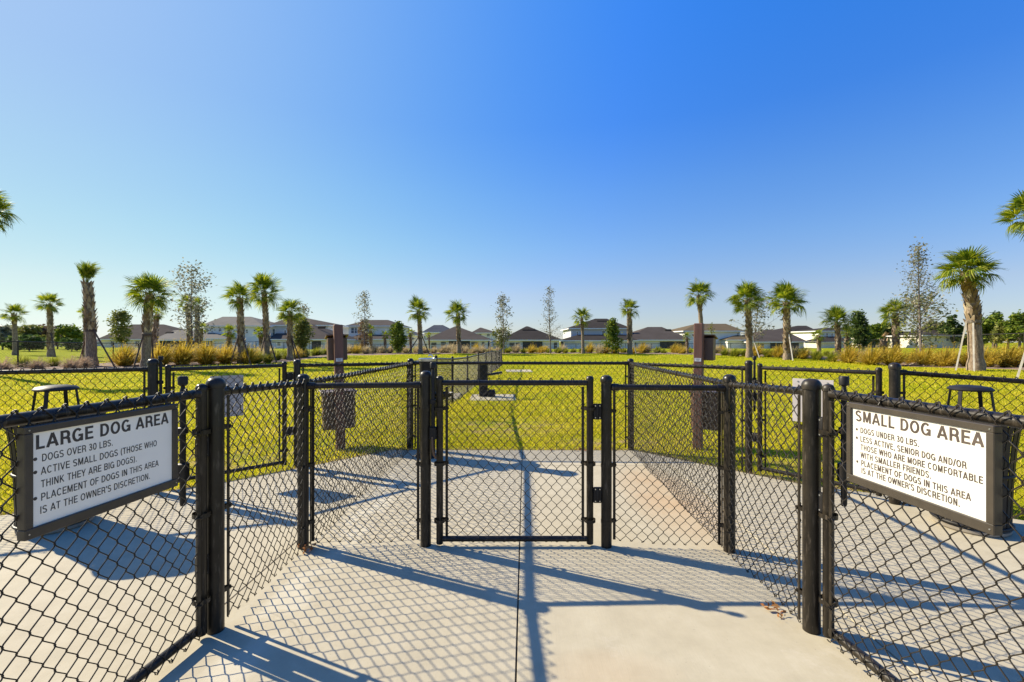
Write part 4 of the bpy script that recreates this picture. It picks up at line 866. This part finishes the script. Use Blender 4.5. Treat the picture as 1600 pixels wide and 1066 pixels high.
P(1511, 25, 380, 410, 38, 'biggest palm, full crown on a twisted pale trunk with two white braces', 1525, 22, 46, True, seed=32, bare=.45, stakes=[(1493, 573, 502), (1522, 566, 505)], stakemat='stake_pale', dead=2)
P(1611, 20, 285, 322, 37, 'palm crown cut off by the right edge of the photo, high up', 1640, 20, 36, True, seed=33, stakes=[(1588, 578, 480)], stakemat='stake_pale')
# headless palm with dry brown fronds
x, y = at(1381, 40); z = T(x, y); root = empty('cabbage_palm', (x, y, z)); tag(root, 'palm with a dead brown crown, just left of the leafy palm on the right', 'palm tree', 'cabbage palms round the dog park')
me, top = trunk_mesh(random.Random(5), 1.55, .28, .22, (.0, 0), bare=.0); link_mesh('trunk', me, root)
for i in range(9): o = link_mesh('dead_frond', FRD[i % 2], root); o.matrix_local = Matrix.Translation(top)@Matrix.Rotation(i*2.4, 4, 'Z')@Matrix.Rotation(rad([60, 75, -80, -60, 50, -75, 80, -50, -85][i]), 4, 'Y')@Matrix.Diagonal((.95, .6, .6, 1))

def leaf_cloud(C, rr, n_each, spread, size, squash=1.0):
    """n_each small leaf quads about every point of C"""
    C = np.asarray(C, float); n = len(C)*n_each; c = np.repeat(C, n_each, 0)+rr.normal(0, 1, (n, 3))*np.array(spread)
    a = rr.normal(0, 1, (n, 3)); a[:, 2] *= .6; a /= np.linalg.norm(a, axis=1)[:, None]; b = np.cross(a, rr.normal(0, 1, (n, 3))); b /= np.linalg.norm(b, axis=1)[:, None]+1e-9
    s = size*rr.uniform(.6, 1.35, (n, 1)); a = a*s; b = b*s*.5
    V = np.stack([c-a, c+b-a*.1, c+a, c-b-a*.1], 1).reshape(-1, 3); return V, np.arange(4*n).reshape(-1, 4)
def tree(px, Y, ytop, rpx, label, kind='wispy', mat='leaf_grey', base_px=None, seed=0, cat='tree', clear=.22, dens=1.0, shape='cone', leaf=.10, name='young_tree', group=None, yb=None):
    rr = random.Random(seed*7+3); rn = np.random.default_rng(seed+50); k = Y/FPX; x, y = at(base_px or px, Y); z = T(x, y)-.05; H = EYE-(ytop-HZ)*k-z; Rr = rpx*k; sh = (px-(base_px or px))*k
    root = empty(name, (x, y, z)); tag(root, label, cat, group); b = MB(); tips = []
    tr = max(.035, H*.012); pts = [(sh*u+.02*H*math.sin(u*5+seed)*u*.6, .015*H*math.sin(u*4+seed*2), H*u*.98) for u in [i/8 for i in range(9)]]
    b.tube(pts, [tr*(1-.88*u/8) for u in range(9)], 6)
    nb = int((30 if kind == 'wispy' else 34)*dens)
    for i in range(nb):
        u = clear+(1-clear)*(i+rr.random())/nb; q = min(7, int(u*8)); f = u*8-q; p0 = Vector(pts[q]).lerp(Vector(pts[q+1]), f); az = i*2.4+rr.uniform(-.5, .5)
        prof = {'cone': (1-u)**.7*1.15+.10, 'oval': math.sin(math.pi*min(1, max(.02, (u-clear)/(1-clear)*.92+.08)))**.7, 'vase': .35+.75*math.sin(math.pi*min(1, (u-clear)/(1-clear)*.8+.15))}[shape]
        L = Rr*prof*rr.uniform(.6, 1.15); el = rr.uniform(.35, .95) if kind == 'wispy' else rr.uniform(.0, .6); d = Vector((math.cos(az)*math.cos(el), math.sin(az)*math.cos(el), math.sin(el)))
        p1 = p0+d*L*.55; p2 = p1+(d+Vector((rr.uniform(-.3, .3), rr.uniform(-.3, .3), rr.uniform(-.1, .3)))).normalized()*L*.5
        b.tube([p0, p1, p2], [tr*.34*(1.1-u), tr*.22*(1.1-u)+.004, .004], 3, caps=False)
        for w in range(4 if kind == 'wispy' else 5):
            s0 = p0.lerp(p1, rr.uniform(.45, 1)) if w < 2 else p1.lerp(p2, rr.uniform(0, 1)); e = s0+Vector((rr.uniform(-1, 1), rr.uniform(-1, 1), rr.uniform(-.3, 1))).normalized()*L*rr.uniform(.18, .34)
            b.tube([s0, e], [.009, .004], 3, caps=False); tips += [s0.lerp(e, .5), e]
        tips.append(p2)
    tk = b.build('trunk', M['bark'], root)
    if kind == 'wispy': V, F = leaf_cloud(tips, rn, int(2.6*dens)+1, (.12+Rr*.05,)*3, leaf*.95)
    else: V, F = leaf_cloud(tips, rn, 9, (Rr*.13+.05,)*3, leaf*1.15)
    link_mesh('crown', np_mesh('crown', V, F, M[mat]), root); return root
tree(190, 45, 487, 17, 'small round topped tree in front of the hipped brown roof', 'bushy', 'leaf_olive', seed=1, shape='oval', clear=.3, dens=.7, leaf=.10)
tree(297, 38, 422, 38, 'tall sparse windblown tree with small leaves, left of the white house', 'wispy', 'leaf_grey', 303, seed=2, shape='vase', dens=1.25, leaf=.12)
tree(474, 44, 476, 15, 'thin leafless topped tree behind the bushy olive tree', 'wispy', 'leaf_grey', 472, seed=3, shape='oval', clear=.45, dens=.7, leaf=.11)
tree(472, 42, 500, 15, 'bushy olive tree between the round palm and the brown station', 'bushy', 'leaf_olive', 470, seed=4, shape='oval', clear=.2, dens=.9, leaf=.10)
tree(569, 52, 457, 17, 'thin sparse tree before the left end of the aqua house', 'wispy', 'leaf_grey', 570, seed=5, shape='oval', clear=.35, dens=.85, leaf=.11)
tree(568, 53, 502, 12, 'low yellowish bush tree at the foot of the thin sparse tree', 'bushy', 'leaf_brown', 566, seed=35, shape='oval', clear=.2, dens=.4, leaf=.10)
tree(622, 50, 506, 13, 'round bright green tree right of the aqua house', 'bushy', 'leaf_green', 622, seed=6, shape='oval', clear=.15, dens=.9, leaf=.11)
tree(786, 50, 462, 20, 'sparse tree with leafy twigs, left of the grey hipped house', 'wispy', 'leaf_grey', 787, seed=7, shape='oval', clear=.22, dens=1.0, leaf=.12)
tree(784, 51, 515, 14, 'low olive bush tree under the sparse leafy tree', 'bushy', 'leaf_olive', 780, seed=36, shape='oval', clear=.3, dens=.35, leaf=.10)
tree(858, 50, 449, 21, 'tall pointed nearly bare tree right of the grey hipped house', 'wispy', 'leaf_grey', 860, seed=8, shape='cone', clear=.2, dens=1.1, leaf=.085)
tree(957, 50, 500, 13, 'pointed light green tree in front of the blue two storey house', 'bushy', 'leaf_green', 957, seed=9, shape='cone', clear=.12, dens=.8, leaf=.10)
tree(1183, 44, 466, 33, 'grey leaved spreading tree behind the broad ragged palm', 'wispy', 'leaf_grey', 1178, seed=10, shape='vase', clear=.25, dens=1.15, leaf=.13)
tree(1341, 40, 489, 17, 'dark glossy magnolia with a thin stem', 'bushy', 'leaf_dark', 1343, seed=11, shape='cone', clear=.22, dens=.9, leaf=.10)
tree(1438, 31, 382, 44, 'big sparse tree with grey brown leaves left of the biggest palm', 'wispy', 'leaf_grey', 1437, seed=12, shape='cone', clear=.28, dens=1.5, leaf=.085)
tree(1436, 33, 468, 42, 'olive leaved low tree spreading under the big sparse tree', 'wispy', 'leaf_olive', 1430, seed=37, shape='vase', clear=.2, dens=1.1, leaf=.12)
tree(1112, 46, 505, 4, 'tiny bare sapling beside the red brown station box', 'wispy', 'leaf_olive', seed=38, dens=.4)
# woodland beyond the fence: one crown per tree
def wood(px, Y, ytop, rpx, label, mat, seed, flat=.8, ybot=None):
    rr = random.Random(seed); rn = np.random.default_rng(seed); k = Y/FPX; x, y = at(px, Y); z = .1; top = EYE-(ytop-HZ)*k; Rr = rpx*k; H = top-z
    root = empty('woodland_tree', (x, y, z)); tag(root, label, 'tree', 'trees beyond the perimeter fence'); b = MB(); b.tube([(0, 0, 0), (.1, 0, H*.5), (0, 0, H*.85)], [H*.035, H*.025, .03], 6); C = []
    for i in range(26):
        a = rr.uniform(0, 6.28); u = rr.random()**.5; zz = H*rr.uniform(.30, .95); q = Rr*u*(1-.55*max(0, zz/H-.6)/.4); C.append((math.cos(a)*q, math.sin(a)*q, zz))
        b.tube([(0, 0, zz*.6), (C[-1][0]*.8, C[-1][1]*.8, zz)], [.06, .02], 3, caps=False)
    b.build('trunk', M['bark'], root); C = [c for c in C for _ in range(5)]; C = np.array(C)+rn.normal(0, 1, (len(C), 3))*np.array((Rr*.13, Rr*.13, H*.05))
    V, F = leaf_cloud(C, rn, 16, (Rr*.07+.1, Rr*.07+.1, H*.025+.08), .0035*Y); link_mesh('crown', np_mesh('crown', V, F, M[mat]), root)
WL = [(4, 75, 512, 14, 'leaf_grey', 'grey green woodland tree at the left edge beyond the fence'), (17, 80, 508, 12, 'leaf_olive', 'olive woodland tree behind the small bulging palm'), (42, 78, 510, 17, 'leaf_olive', 'olive woodland tree between the two leftmost palms'),
      (46, 62, 526, 17, 'leaf_dark', 'dark round bush tree between the two leftmost palms'), (68, 84, 511, 13, 'leaf_brown', 'brownish bare woodland tree behind the shaggy palm'), (90, 82, 515, 12, 'leaf_brown', 'brownish woodland tree right of the shaggy palm'),
      (106, 74, 511, 16, 'leaf_green', 'bright green woodland tree left of the tied palm'), (112, 62, 530, 13, 'leaf_dark', 'low dark bush tree left of the tied palm'), (126, 80, 518, 11, 'leaf_olive', 'olive woodland tree just behind the tied palm'), (28, 64, 528, 13, 'leaf_dark', 'low dark bush tree below the bulging palm'),
      (1366, 100, 509, 13, 'leaf_green', 'green woodland tree behind the dead crowned palm'), (1388, 105, 506, 14, 'leaf_dark', 'dark woodland tree behind the leafy right palm'), (1462, 100, 504, 15, 'leaf_olive', 'olive woodland tree right of the big sparse tree'), (1484, 96, 497, 13, 'leaf_dark', 'dark pine like tree left of the biggest palm'),
      (1536, 90, 501, 15, 'leaf_green', 'green woodland tree right of the biggest palm'), (1552, 92, 492, 15, 'leaf_green', 'tall green woodland tree near the right edge'), (1556, 96, 489, 8, 'leaf_dark', 'dark treetop rising above the green trees near the right edge'), (1575, 86, 504, 16, 'leaf_olive', 'olive woodland tree left of the last one on the right'), (1593, 84, 490, 19, 'leaf_green', 'large green woodland tree at the right edge'), (1621, 84, 487, 22, 'leaf_olive', 'olive woodland tree cut off by the right edge'), (1500, 104, 512, 14, 'leaf_olive', 'low woodland tree just left of the pale braces')]
for i, (px, Y, yt, r_, m_, lb) in enumerate(WL): wood(px, Y, yt, r_, lb, m_, 200+i)

# ---- ornamental grass clumps along the beds
def clump_mesh(seed, n, H, W, mat, plume, lean=(-.0, 0), pm=None):
    rn = np.random.default_rng(seed); a = rn.uniform(0, 6.283, n); u = rn.uniform(0, 1, n)**.6; R0 = u*.13*W; el = 1.45-u*rn.uniform(.3, 1.0, n); L = H*rn.uniform(.65, 1.1, n)*(1-.12*u)
    base = np.stack([np.cos(a)*R0, np.sin(a)*R0, np.zeros(n)], 1); d = np.stack([np.cos(a)*np.cos(el), np.sin(a)*np.cos(el), np.sin(el)], 1)
    s = np.stack([-np.sin(a), np.cos(a), np.zeros(n)], 1)*(.012+.006*rn.uniform(0, 1, (n, 1))); g_ = rn.uniform(.25, .65, (n, 1))*u[:, None]+.06; wind = np.array((.16, -.05, 0))
    P = []
    for k, w in ((0, 1), (.4, 1.25), (.75, .9), (1.05, .15)): q = base+d*L[:, None]*k+(wind*k*k-np.array((0, 0, 1))*g_*k*k)*L[:, None]*.8; P += [q-s*w, q+s*w]
    V = np.stack(P, 1).reshape(-1, 3); i = np.arange(n)[:, None]*8; F = np.concatenate([i+np.array([[0, 1, 3, 2]]), i+np.array([[2, 3, 5, 4]]), i+np.array([[4, 5, 7, 6]])])
    me = np_mesh('blades', V, F, M[mat]); pl = None
    if plume:
        m = int(n*plume); q = P[6][:m]; c = np.repeat(q, 7, 0)+rn.normal(0, 1, (m*7, 3))*np.array((.03, .03, .05)); V2, F2 = leaf_cloud(c, rn, 1, (.01, .01, .01), .028); pl = np_mesh('plumes', V2, F2, M[pm or 'gr_tan'])
    return me, pl
CL = {'golden': [clump_mesh(s, 420, 1.15, 1.0, 'gr_gold', .30, pm='gr_gold') for s in (1, 2, 3)], 'tan': [clump_mesh(s, 360, 1.05, 1.0, 'gr_tan', .45) for s in (4, 5, 6)],
      'green': [clump_mesh(s, 420, .85, 1.15, 'gr_green', 0) for s in (7, 8)], 'mauve': [clump_mesh(s, 360, .95, 1.1, 'gr_mauve', .4, pm='gr_mauve') for s in (9, 10)]}
LM = sorted([(24, 'the bulging palm'), (79, 'the shaggy slender palm'), (143, 'the tied thick palm'), (228, 'the large round palm'), (303, 'the sparse tall tree'), (377, 'the narrow crowned palm'), (417, 'the tall wide palm'), (453, 'the round crowned palm'), (535, 'the dull brown station'),
      (622, 'the round green tree'), (657, 'the left centre palm'), (717, 'the right centre palm'), (790, 'the dividing fence end'), (860, 'the pointed bare tree'), (911, 'the slim palm'), (957, 'the light green tree'), (984, 'the bulky trunked palm'), (1097, 'the red brown station'),
      (1171, 'the ragged palm'), (1230, 'the wide crowned right palm'), (1310, 'the flat crowned palm'), (1343, 'the dark magnolia'), (1400, 'the leafy right palm'), (1437, 'the big sparse tree'), (1525, 'the biggest palm'), (1622, 'the right edge')])
spots = []   # px, Y, height px, kind, row
for px, Y, h, kd in ((2, 22, 30, 'mauve'), (36, 25, 28, 'green'), (58, 24, 24, 'mauve'), (84, 26, 24, 'green'), (110, 24, 26, 'mauve'), (128, 25, 24, 'mauve'), (194, 27, 36, 'golden'), (211, 31, 24, 'tan'), (250, 28, 40, 'golden'), (268, 32, 24, 'tan'), (285, 29, 40, 'golden'), (303, 33, 24, 'tan'), (322, 30, 38, 'golden'),
      (340, 34, 26, 'tan'), (352, 31, 34, 'golden'), (366, 34, 26, 'tan'), (388, 31, 30, 'golden'), (400, 32, 30, 'green'), (418, 33, 26, 'green'), (432, 36, 24, 'green'), (448, 38, 24, 'green'), (462, 40, 18, 'golden'), (476, 42, 22, 'green'), (494, 45, 20, 'green'), (506, 48, 16, 'green'),
      (1132, 46, 16, 'green'), (1148, 44, 20, 'green'), (1163, 45, 16, 'green'), (1180, 44, 22, 'golden'), (1200, 43, 20, 'green'), (1215, 42, 20, 'golden'), (1240, 41, 20, 'tan'), (1254, 39, 20, 'golden'), (1276, 38, 22, 'green'), (1300, 35, 24, 'green'), (1326, 33, 32, 'golden'), (1347, 35, 30, 'tan'), (1361, 31, 34, 'golden'),
      (1378, 34, 30, 'golden'), (1394, 30.5, 36, 'golden'), (1428, 31, 30, 'golden'), (1446, 30, 36, 'golden'), (1466, 33, 30, 'green'), (1478, 29, 38, 'golden'), (1514, 28.5, 34, 'golden'), (1537, 28, 42, 'golden'), (1556, 32, 34, 'green'), (1574, 28, 44, 'golden'), (1596, 29, 42, 'green'), (1622, 27, 40, 'golden')):
    spots.append((px, Y, h, kd))
rs_ = random.Random(3)
for px in list(range(545, 1130, 13)):
    if 519 < px < 541 or 1081 < px < 1100: continue
    kd = 'tan' if 580 < px < 790 else rs_.choice(['golden', 'tan', 'green', 'tan', 'golden', 'green']); spots.append((px+rs_.uniform(-3, 3), 51.5+rs_.uniform(-1, 2), 14+rs_.uniform(-2, 3), kd))
    if rs_.random() < .3: spots.append((px+6+rs_.uniform(-3, 3), 55+rs_.uniform(-1, 2), 13+rs_.uniform(-2, 3), rs_.choice(['tan', 'tan', 'green', 'golden'])))
for px in range(1140, 1330, 15): spots.append((px+rs_.uniform(-3, 3), 47+rs_.uniform(-1, 2), 13, rs_.choice(['green', 'tan', 'green'])))
for px in range(1350, 1660, 90): spots.append((px+rs_.uniform(-3, 3), 35+rs_.uniform(-1, 1), 25, rs_.choice(['golden', 'tan', 'green'])))
for px in range(210, 520, 19): spots.append((px+rs_.uniform(-3, 3), max(37, edge_y(px)+6)+rs_.uniform(-1, 1), 22, rs_.choice(['tan', 'tan', 'green'])))
spots.sort(); seen = {}
ORD = ['first', 'second', 'third', 'fourth', 'fifth', 'sixth', 'seventh', 'eighth', 'ninth', 'tenth', 'eleventh', 'twelfth', 'thirteenth', 'fourteenth', 'fifteenth']
for i, (px, Y, h, kd) in enumerate(spots):
    x, y = at(px, Y); me, pl = CL[kd][i % len(CL[kd])]; sc = h*(.86 if px > 1300 else .95)*Y/FPX/1.02; row = 'front' if Y < edge_y(px)+3.0 else 'back'
    lm = [n for a, n in LM if a <= px]; lm = lm[-1] if lm else None
    key = (kd, row, lm); seen[key] = seen.get(key, 0)+1; o_ = ORD[seen[key]-1]
    lb = f"{o_} {kd} grass clump of the {row} row right of {lm}" if lm else f"{o_} {kd} grass clump of the {row} row at the left edge"
    root = empty('ornamental_grass_clump', (x, y, T(x, y)-.02), rs_.uniform(-.5, .5)); tag(root, lb, 'grass clump', 'ornamental grass clumps in the planting beds', 'thing')
    root.scale = (sc*rs_.uniform(.95, 1.15), sc*1.05, sc); link_mesh('blades', me, root)
    if pl: link_mesh('plumes', pl, root)
# sandy mound in the bed
x, y = at(1432, 31.5); b = MB(); n = 20; L = [(0, 0, .42)]
for j, (rr_, hh) in enumerate(((.35, .38), (.7, .22), (1.0, .0))):
    for i in range(n): a = 6.2832*i/n; L.append((math.cos(a)*rr_*1.7*(1+.12*math.sin(3*a)), math.sin(a)*rr_*1.1, hh+.03*math.sin(5*a+j)))
F = [(0, 1+i, 1+(i+1) % n) for i in range(n)]+[(1+j*n+i, 1+j*n+n+i, 1+j*n+n+(i+1) % n, 1+j*n+(i+1) % n) for j in range(2) for i in range(n)]
b.add(L, F); tag(b.build('sand_mound', M['sand'], None, 'a', (x, y-1.2, T(x, y)-.06)), 'low mound of pale sand in the mulch bed', kind='structure')

# ================================================================ houses
def hip(b, x0, x1, y0, y1, ze, zr, ra=None, rb=None, ov=.5, mi=0):
    """hipped roof over a rectangle; ridge runs along x from ra to rb"""
    yc = (y0+y1)/2; X0, X1, Y0, Y1 = x0-ov, x1+ov, y0-ov, y1+ov; h = (Y1-Y0)/2; ra = x0+h*.9 if ra is None else ra; rb = x1-h*.9 if rb is None else rb
    if rb < ra: ra = rb = (ra+rb)/2
    V = [(X0, Y0, ze), (X1, Y0, ze), (X1, Y1, ze), (X0, Y1, ze), (ra, yc, zr), (rb+.01, yc, zr), (X0, Y0, ze-.02), (X1, Y0, ze-.02), (X1, Y1, ze-.02), (X0, Y1, ze-.02)]
    b.add(V, [(0, 1, 5, 4), (1, 2, 5), (2, 3, 4, 5), (3, 0, 4), (9, 8, 7, 6), (0, 6, 7, 1), (1, 7, 8, 2), (2, 8, 9, 3), (3, 9, 6, 0)], mi)
def house(label, Y, px0, px1, yeave, yridge, wall, roof, ridge=None, depth=13, wins=(), porch=None, low=None, vents=(), sidew=None, rz=0, extra=None):
    """main block between photo columns px0..px1; low = lower wing (px0, px1, yeave, yridge, ridge pixels, yshift)"""
    k = Y/FPX; x0, x1 = (px0-800)*k, (px1-800)*k; cx = (x0+x1)/2; ze = EYE-(yeave-HZ)*k; kr = (Y+depth/2)/FPX; zr = EYE-(yridge-HZ)*kr; zb = .05
    root = empty('house', (cx, Y, zb)); tag(root, label, 'house', 'houses beyond the perimeter fence'); L = lambda x: x-cx
    b = MB(); b.box((0, depth/2, (ze-zb)/2), (x1-x0, depth, ze-zb)); b.build('wall', M[wall], root)
    ra = rb = None
    if ridge: ra, rb = [(q-800)*kr-cx for q in ridge]
    b = MB(); hip(b, L(x0), L(x1), 0, depth, ze-zb+.02, zr-zb, ra, rb); rf_ = b.build('roof', M[roof], root)
    b = MB(); b.box((0, -.53, ze-zb-.10), (x1-x0+1.08, .05, .2)); b.box((L(x0)-.53, depth/2, ze-zb-.10), (.05, depth+1.0, .2)); b.box((L(x1)+.53, depth/2, ze-zb-.10), (.05, depth+1.0, .2)); b.box((0, depth/2, ze-zb-.012), (x1-x0+1.0, depth+1, .02)); tag(b.build('fascia', M['trim'], rf_), kind='stuff')
    for vx in vents: b = MB(); zz = zr-zb-(zr-ze)*.28; b.box(((vx-800)*kr-cx, depth/2-(depth/2+.5)*.28-.12, zz), (1.3, .5, .28), tilt=Matrix.Rotation(.5, 3, 'X')); b.build('roof_vent', M['roof_dark'], rf_)
    def window(px, ya, yb_, wpx, yoff=0.0, parent=root):
        w = wpx*k; h = (yb_-ya)*k; zc = EYE-((ya+yb_)/2-HZ)*k-zb; b = MB(); xx = (px-800)*k-cx; fw = .09
        for c, s in (((xx, yoff-.03, zc+h/2), (w+fw, .08, fw)), ((xx, yoff-.03, zc-h/2), (w+fw, .08, fw)), ((xx-w/2, yoff-.03, zc), (fw, .08, h-fw)), ((xx+w/2, yoff-.03, zc), (fw, .08, h-fw)), ((xx, yoff-.03, zc), (w-fw, .06, .05))): b.box(c, s)
        o = b.build('window', M['trim'], parent); p = MB(); p.box((xx, yoff-.012, zc), (w-fw*.5, .02, h-fw*.5)); p.build('pane', M['glass'], o)
    for w_ in wins: window(*w_)
    if porch:
        pa, pb, yt = porch; w = (pb-pa)*k; h = EYE-(yt-HZ)*k-zb; b = MB(); b.box((((pa+pb)/2-800)*k-cx, -.05, h/2), (w, .12, h)); o = b.build('porch_screen', M['porch'], root)
        for i in range(4): p = MB(); p.box(((pa-800)*k-cx+w*i/3, -.15, h/2), (.09, .09, h)); p.build('screen_post', M['trim' if i in (0, 3) else 'porch'], o)
    if low:
        a, c, ye, yr, rg_, off = low; kk = (Y-off)/FPX; xa, xb = (a-800)*kk, (c-800)*kk; zl = EYE-(ye-HZ)*kk; krl = (Y-off+off*.8)/FPX; zlr = EYE-(yr-HZ)*krl
        b = MB(); b.box(((xa+xb)/2-cx, -off/2-.05, (zl-zb)/2), (xb-xa, off-.1, zl-zb)); o = b.build('lower_wing', M[extra or wall], root)
        b = MB(); X0, X1 = xa-cx-.5, xb-cx+.5; z0 = zl-zb+.02; z1 = zlr-zb; r0, r1 = [(q-800)*krl-cx for q in rg_]
        b.add([(X0, -off-.5, z0), (X1, -off-.5, z0), (X1, .0, z0), (X0, .0, z0), (r0, -off*.12, z1), (r1, -off*.12, z1)], [(0, 1, 5, 4), (1, 2, 5), (2, 3, 4, 5), (3, 0, 4), (3, 2, 1, 0)]); r_ = b.build('lower_roof', M[roof], root)
        b = MB(); b.box(((X0+X1)/2, -off-.54, z0-.11), (X1-X0+.1, .05, .2)); b.build('fascia', M['trim'], r_)
        for w_ in ([] if len(low) < 7 else low[6]): pass
    return root
house('brown hipped roof bungalow at the left, behind the small round topped tree', 105, 158, 284, 530, 507, 'w_cream', 'roof_brown', (205, 256), 15, [(176, 533, 541, 6), (215, 533, 541, 7), (262, 533, 541, 7)])
house('bungalow with a pale grey roof and dark porch, left of the white house', 88, 246, 331, 531, 516, 'w_aqua', 'roof_light', (272, 292), 12, [(321, 533, 541, 4), (327, 533, 541, 3)], porch=(250, 292, 533), vents=(276,))
house('white two storey house with a grey roof and shaded blue wing roof', 92, 319, 409, 509, 495, 'w_white', 'roof_light', (348, 392), 12, [(323, 513, 519, 4.5), (344, 513, 518, 4.5), (352, 513, 518, 4), (386, 515, 521, 3.5), (398, 515, 521, 3.5)], low=(300, 352, 529, 520, (318, 332), 4))
house('grey blue two storey house between the tall palms, dark lower roof', 96, 424, 512, 508, 497, 'w_blue', 'roof_brown', (450, 478), 13, [(446, 516, 522, 4), (428, 514, 524, 4), (508, 512, 519, 2.5)], low=(424, 450, 530, 521, (430, 445), 4), extra='w_grey')
house('bungalow with a broad brown hipped roof and porch, left of the brown station', 80, 462, 519, 530, 505, 'w_grey', 'roof_brown', (474, 482), 13, [(436, 534, 541, 6)], porch=(487, 503, 533), vents=(510,))
house('low far house with a dark roof, just left of the brown station', 118, 508, 542, 519, 512, 'w_white', 'roof_dark', (514, 526), 10, [(537, 521, 525, 2.5)])
house('aqua grey two storey house with a brown roof, right of the brown station', 96, 545, 618, 509, 500, 'w_aqua', 'roof_brown', (575, 606), 13, [(551, 512, 521, 5), (556, 512, 521, 4)], low=(543, 640, 530, 523, (560, 630), 4), extra='w_grey')
house('small far house with a dark roof behind the round green tree', 125, 628, 655, 524, 518, 'w_white', 'roof_slate', None, 9, [(645, 527, 532, 2)])
house('beige two storey house with a dark slate roof, behind the left centre palm', 118, 663, 704, 519, 508, 'w_cream', 'roof_slate', (678, 692), 12, [(664, 525, 530, 2.5), (668, 525, 530, 2.5), (676, 534, 541, 3)])
house('bungalow with a large tan brown hipped roof, behind the right centre palm', 82, 668, 762, 531, 510, 'w_grey', 'roof_brown', (711, 714), 14, [(678, 535, 545, 9), (693, 534, 541, 9), (742, 534, 543, 12), (755, 534, 543, 5)], porch=(701, 735, 533))
house('far house with a pointed brown roof, left of the sparse leafy tree', 115, 739, 774, 520, 512, 'w_aqua', 'roof_brown', (750, 752), 10, [(750, 522, 526, 5), (763, 522, 526, 5)])
house('small cream shed like house end beside the dividing fence end', 84, 770, 787, 535, 532, 'w_cream', 'roof_tan', None, 5, [])
house('bungalow with a charcoal hipped roof and wide dark porch, centre', 84, 786, 874, 531, 510, 'w_white', 'roof_dark', (822, 825), 14, [(800, 535, 546, 9), (809, 535, 546, 7), (868, 535, 545, 6)], porch=(816, 848, 534), vents=(821, 830))
house('blue and cream two storey house with a dark lower roof, right of centre', 92, 892, 982, 513, 498, 'w_blue', 'roof_dark', (930, 948), 14, [(943, 517, 524, 5), (893.8, 519, 525, 2), (902, 518, 525, 2.5)], low=(880, 992, 532, 523, (905, 978), 5), vents=(934, 944), extra='w_white')
house('bungalow with a long brown hipped roof, between the bulky palm and the station', 88, 978, 1076, 531, 511, 'w_grey', 'roof_brown', (1012, 1034), 14, [(990, 535, 543, 8), (1006, 535, 543, 6)], porch=(1030, 1072, 534), vents=(1038,))
house('white two storey house with a tan roof, behind the red brown station', 94, 1070, 1157, 517, 506, 'w_white', 'roof_tan', (1088, 1134), 13, [(1153, 520, 526, 3.5), (1112, 535, 541, 4)], low=(1137, 1172, 531, 524, (1150, 1162), 3))
house('bungalow with a dark brown roof behind the broad ragged palm', 88, 1176, 1256, 534, 515, 'w_grey', 'roof_brown', (1196, 1222), 14, [(1190, 537, 544, 8)], porch=(1202, 1248, 536))
house('beige two storey house with a pointed dark roof, behind the wide crowned palm', 112, 1218, 1278, 520, 509, 'w_cream', 'roof_dark', (1246, 1260), 12, [(1270, 524, 529, 3)])
house('blue grey house with a dark porch roof, left of the flat crowned palm', 100, 1279, 1330, 517, 512, 'w_aqua', 'roof_dark', (1290, 1320), 10, [(1292, 521, 527, 4), (1300, 521, 527, 3)], low=(1276, 1326, 534, 526, (1286, 1312), 4), extra='w_cream')
house('beige gabled house right of the dark magnolia', 108, 1345, 1376, 521, 515, 'w_cream', 'roof_brown', (1356, 1364), 10, [(1363, 524, 529, 3)], low=(1348, 1385, 535, 529, (1356, 1376), 3))
house('beige bungalow with a grey roof between the big sparse tree and biggest palm', 95, 1442, 1500, 524, 513, 'w_cream', 'roof_dark', (1462, 1490), 12, [(1452, 527, 533, 5), (1462, 527, 533, 4), (1480, 527, 533, 5)])
house('far low house at the left edge beyond the trees', 130, 60, 120, 534, 527, 'w_cream', 'roof_brown', (75, 105), 12, [(90, 536, 541, 5)])
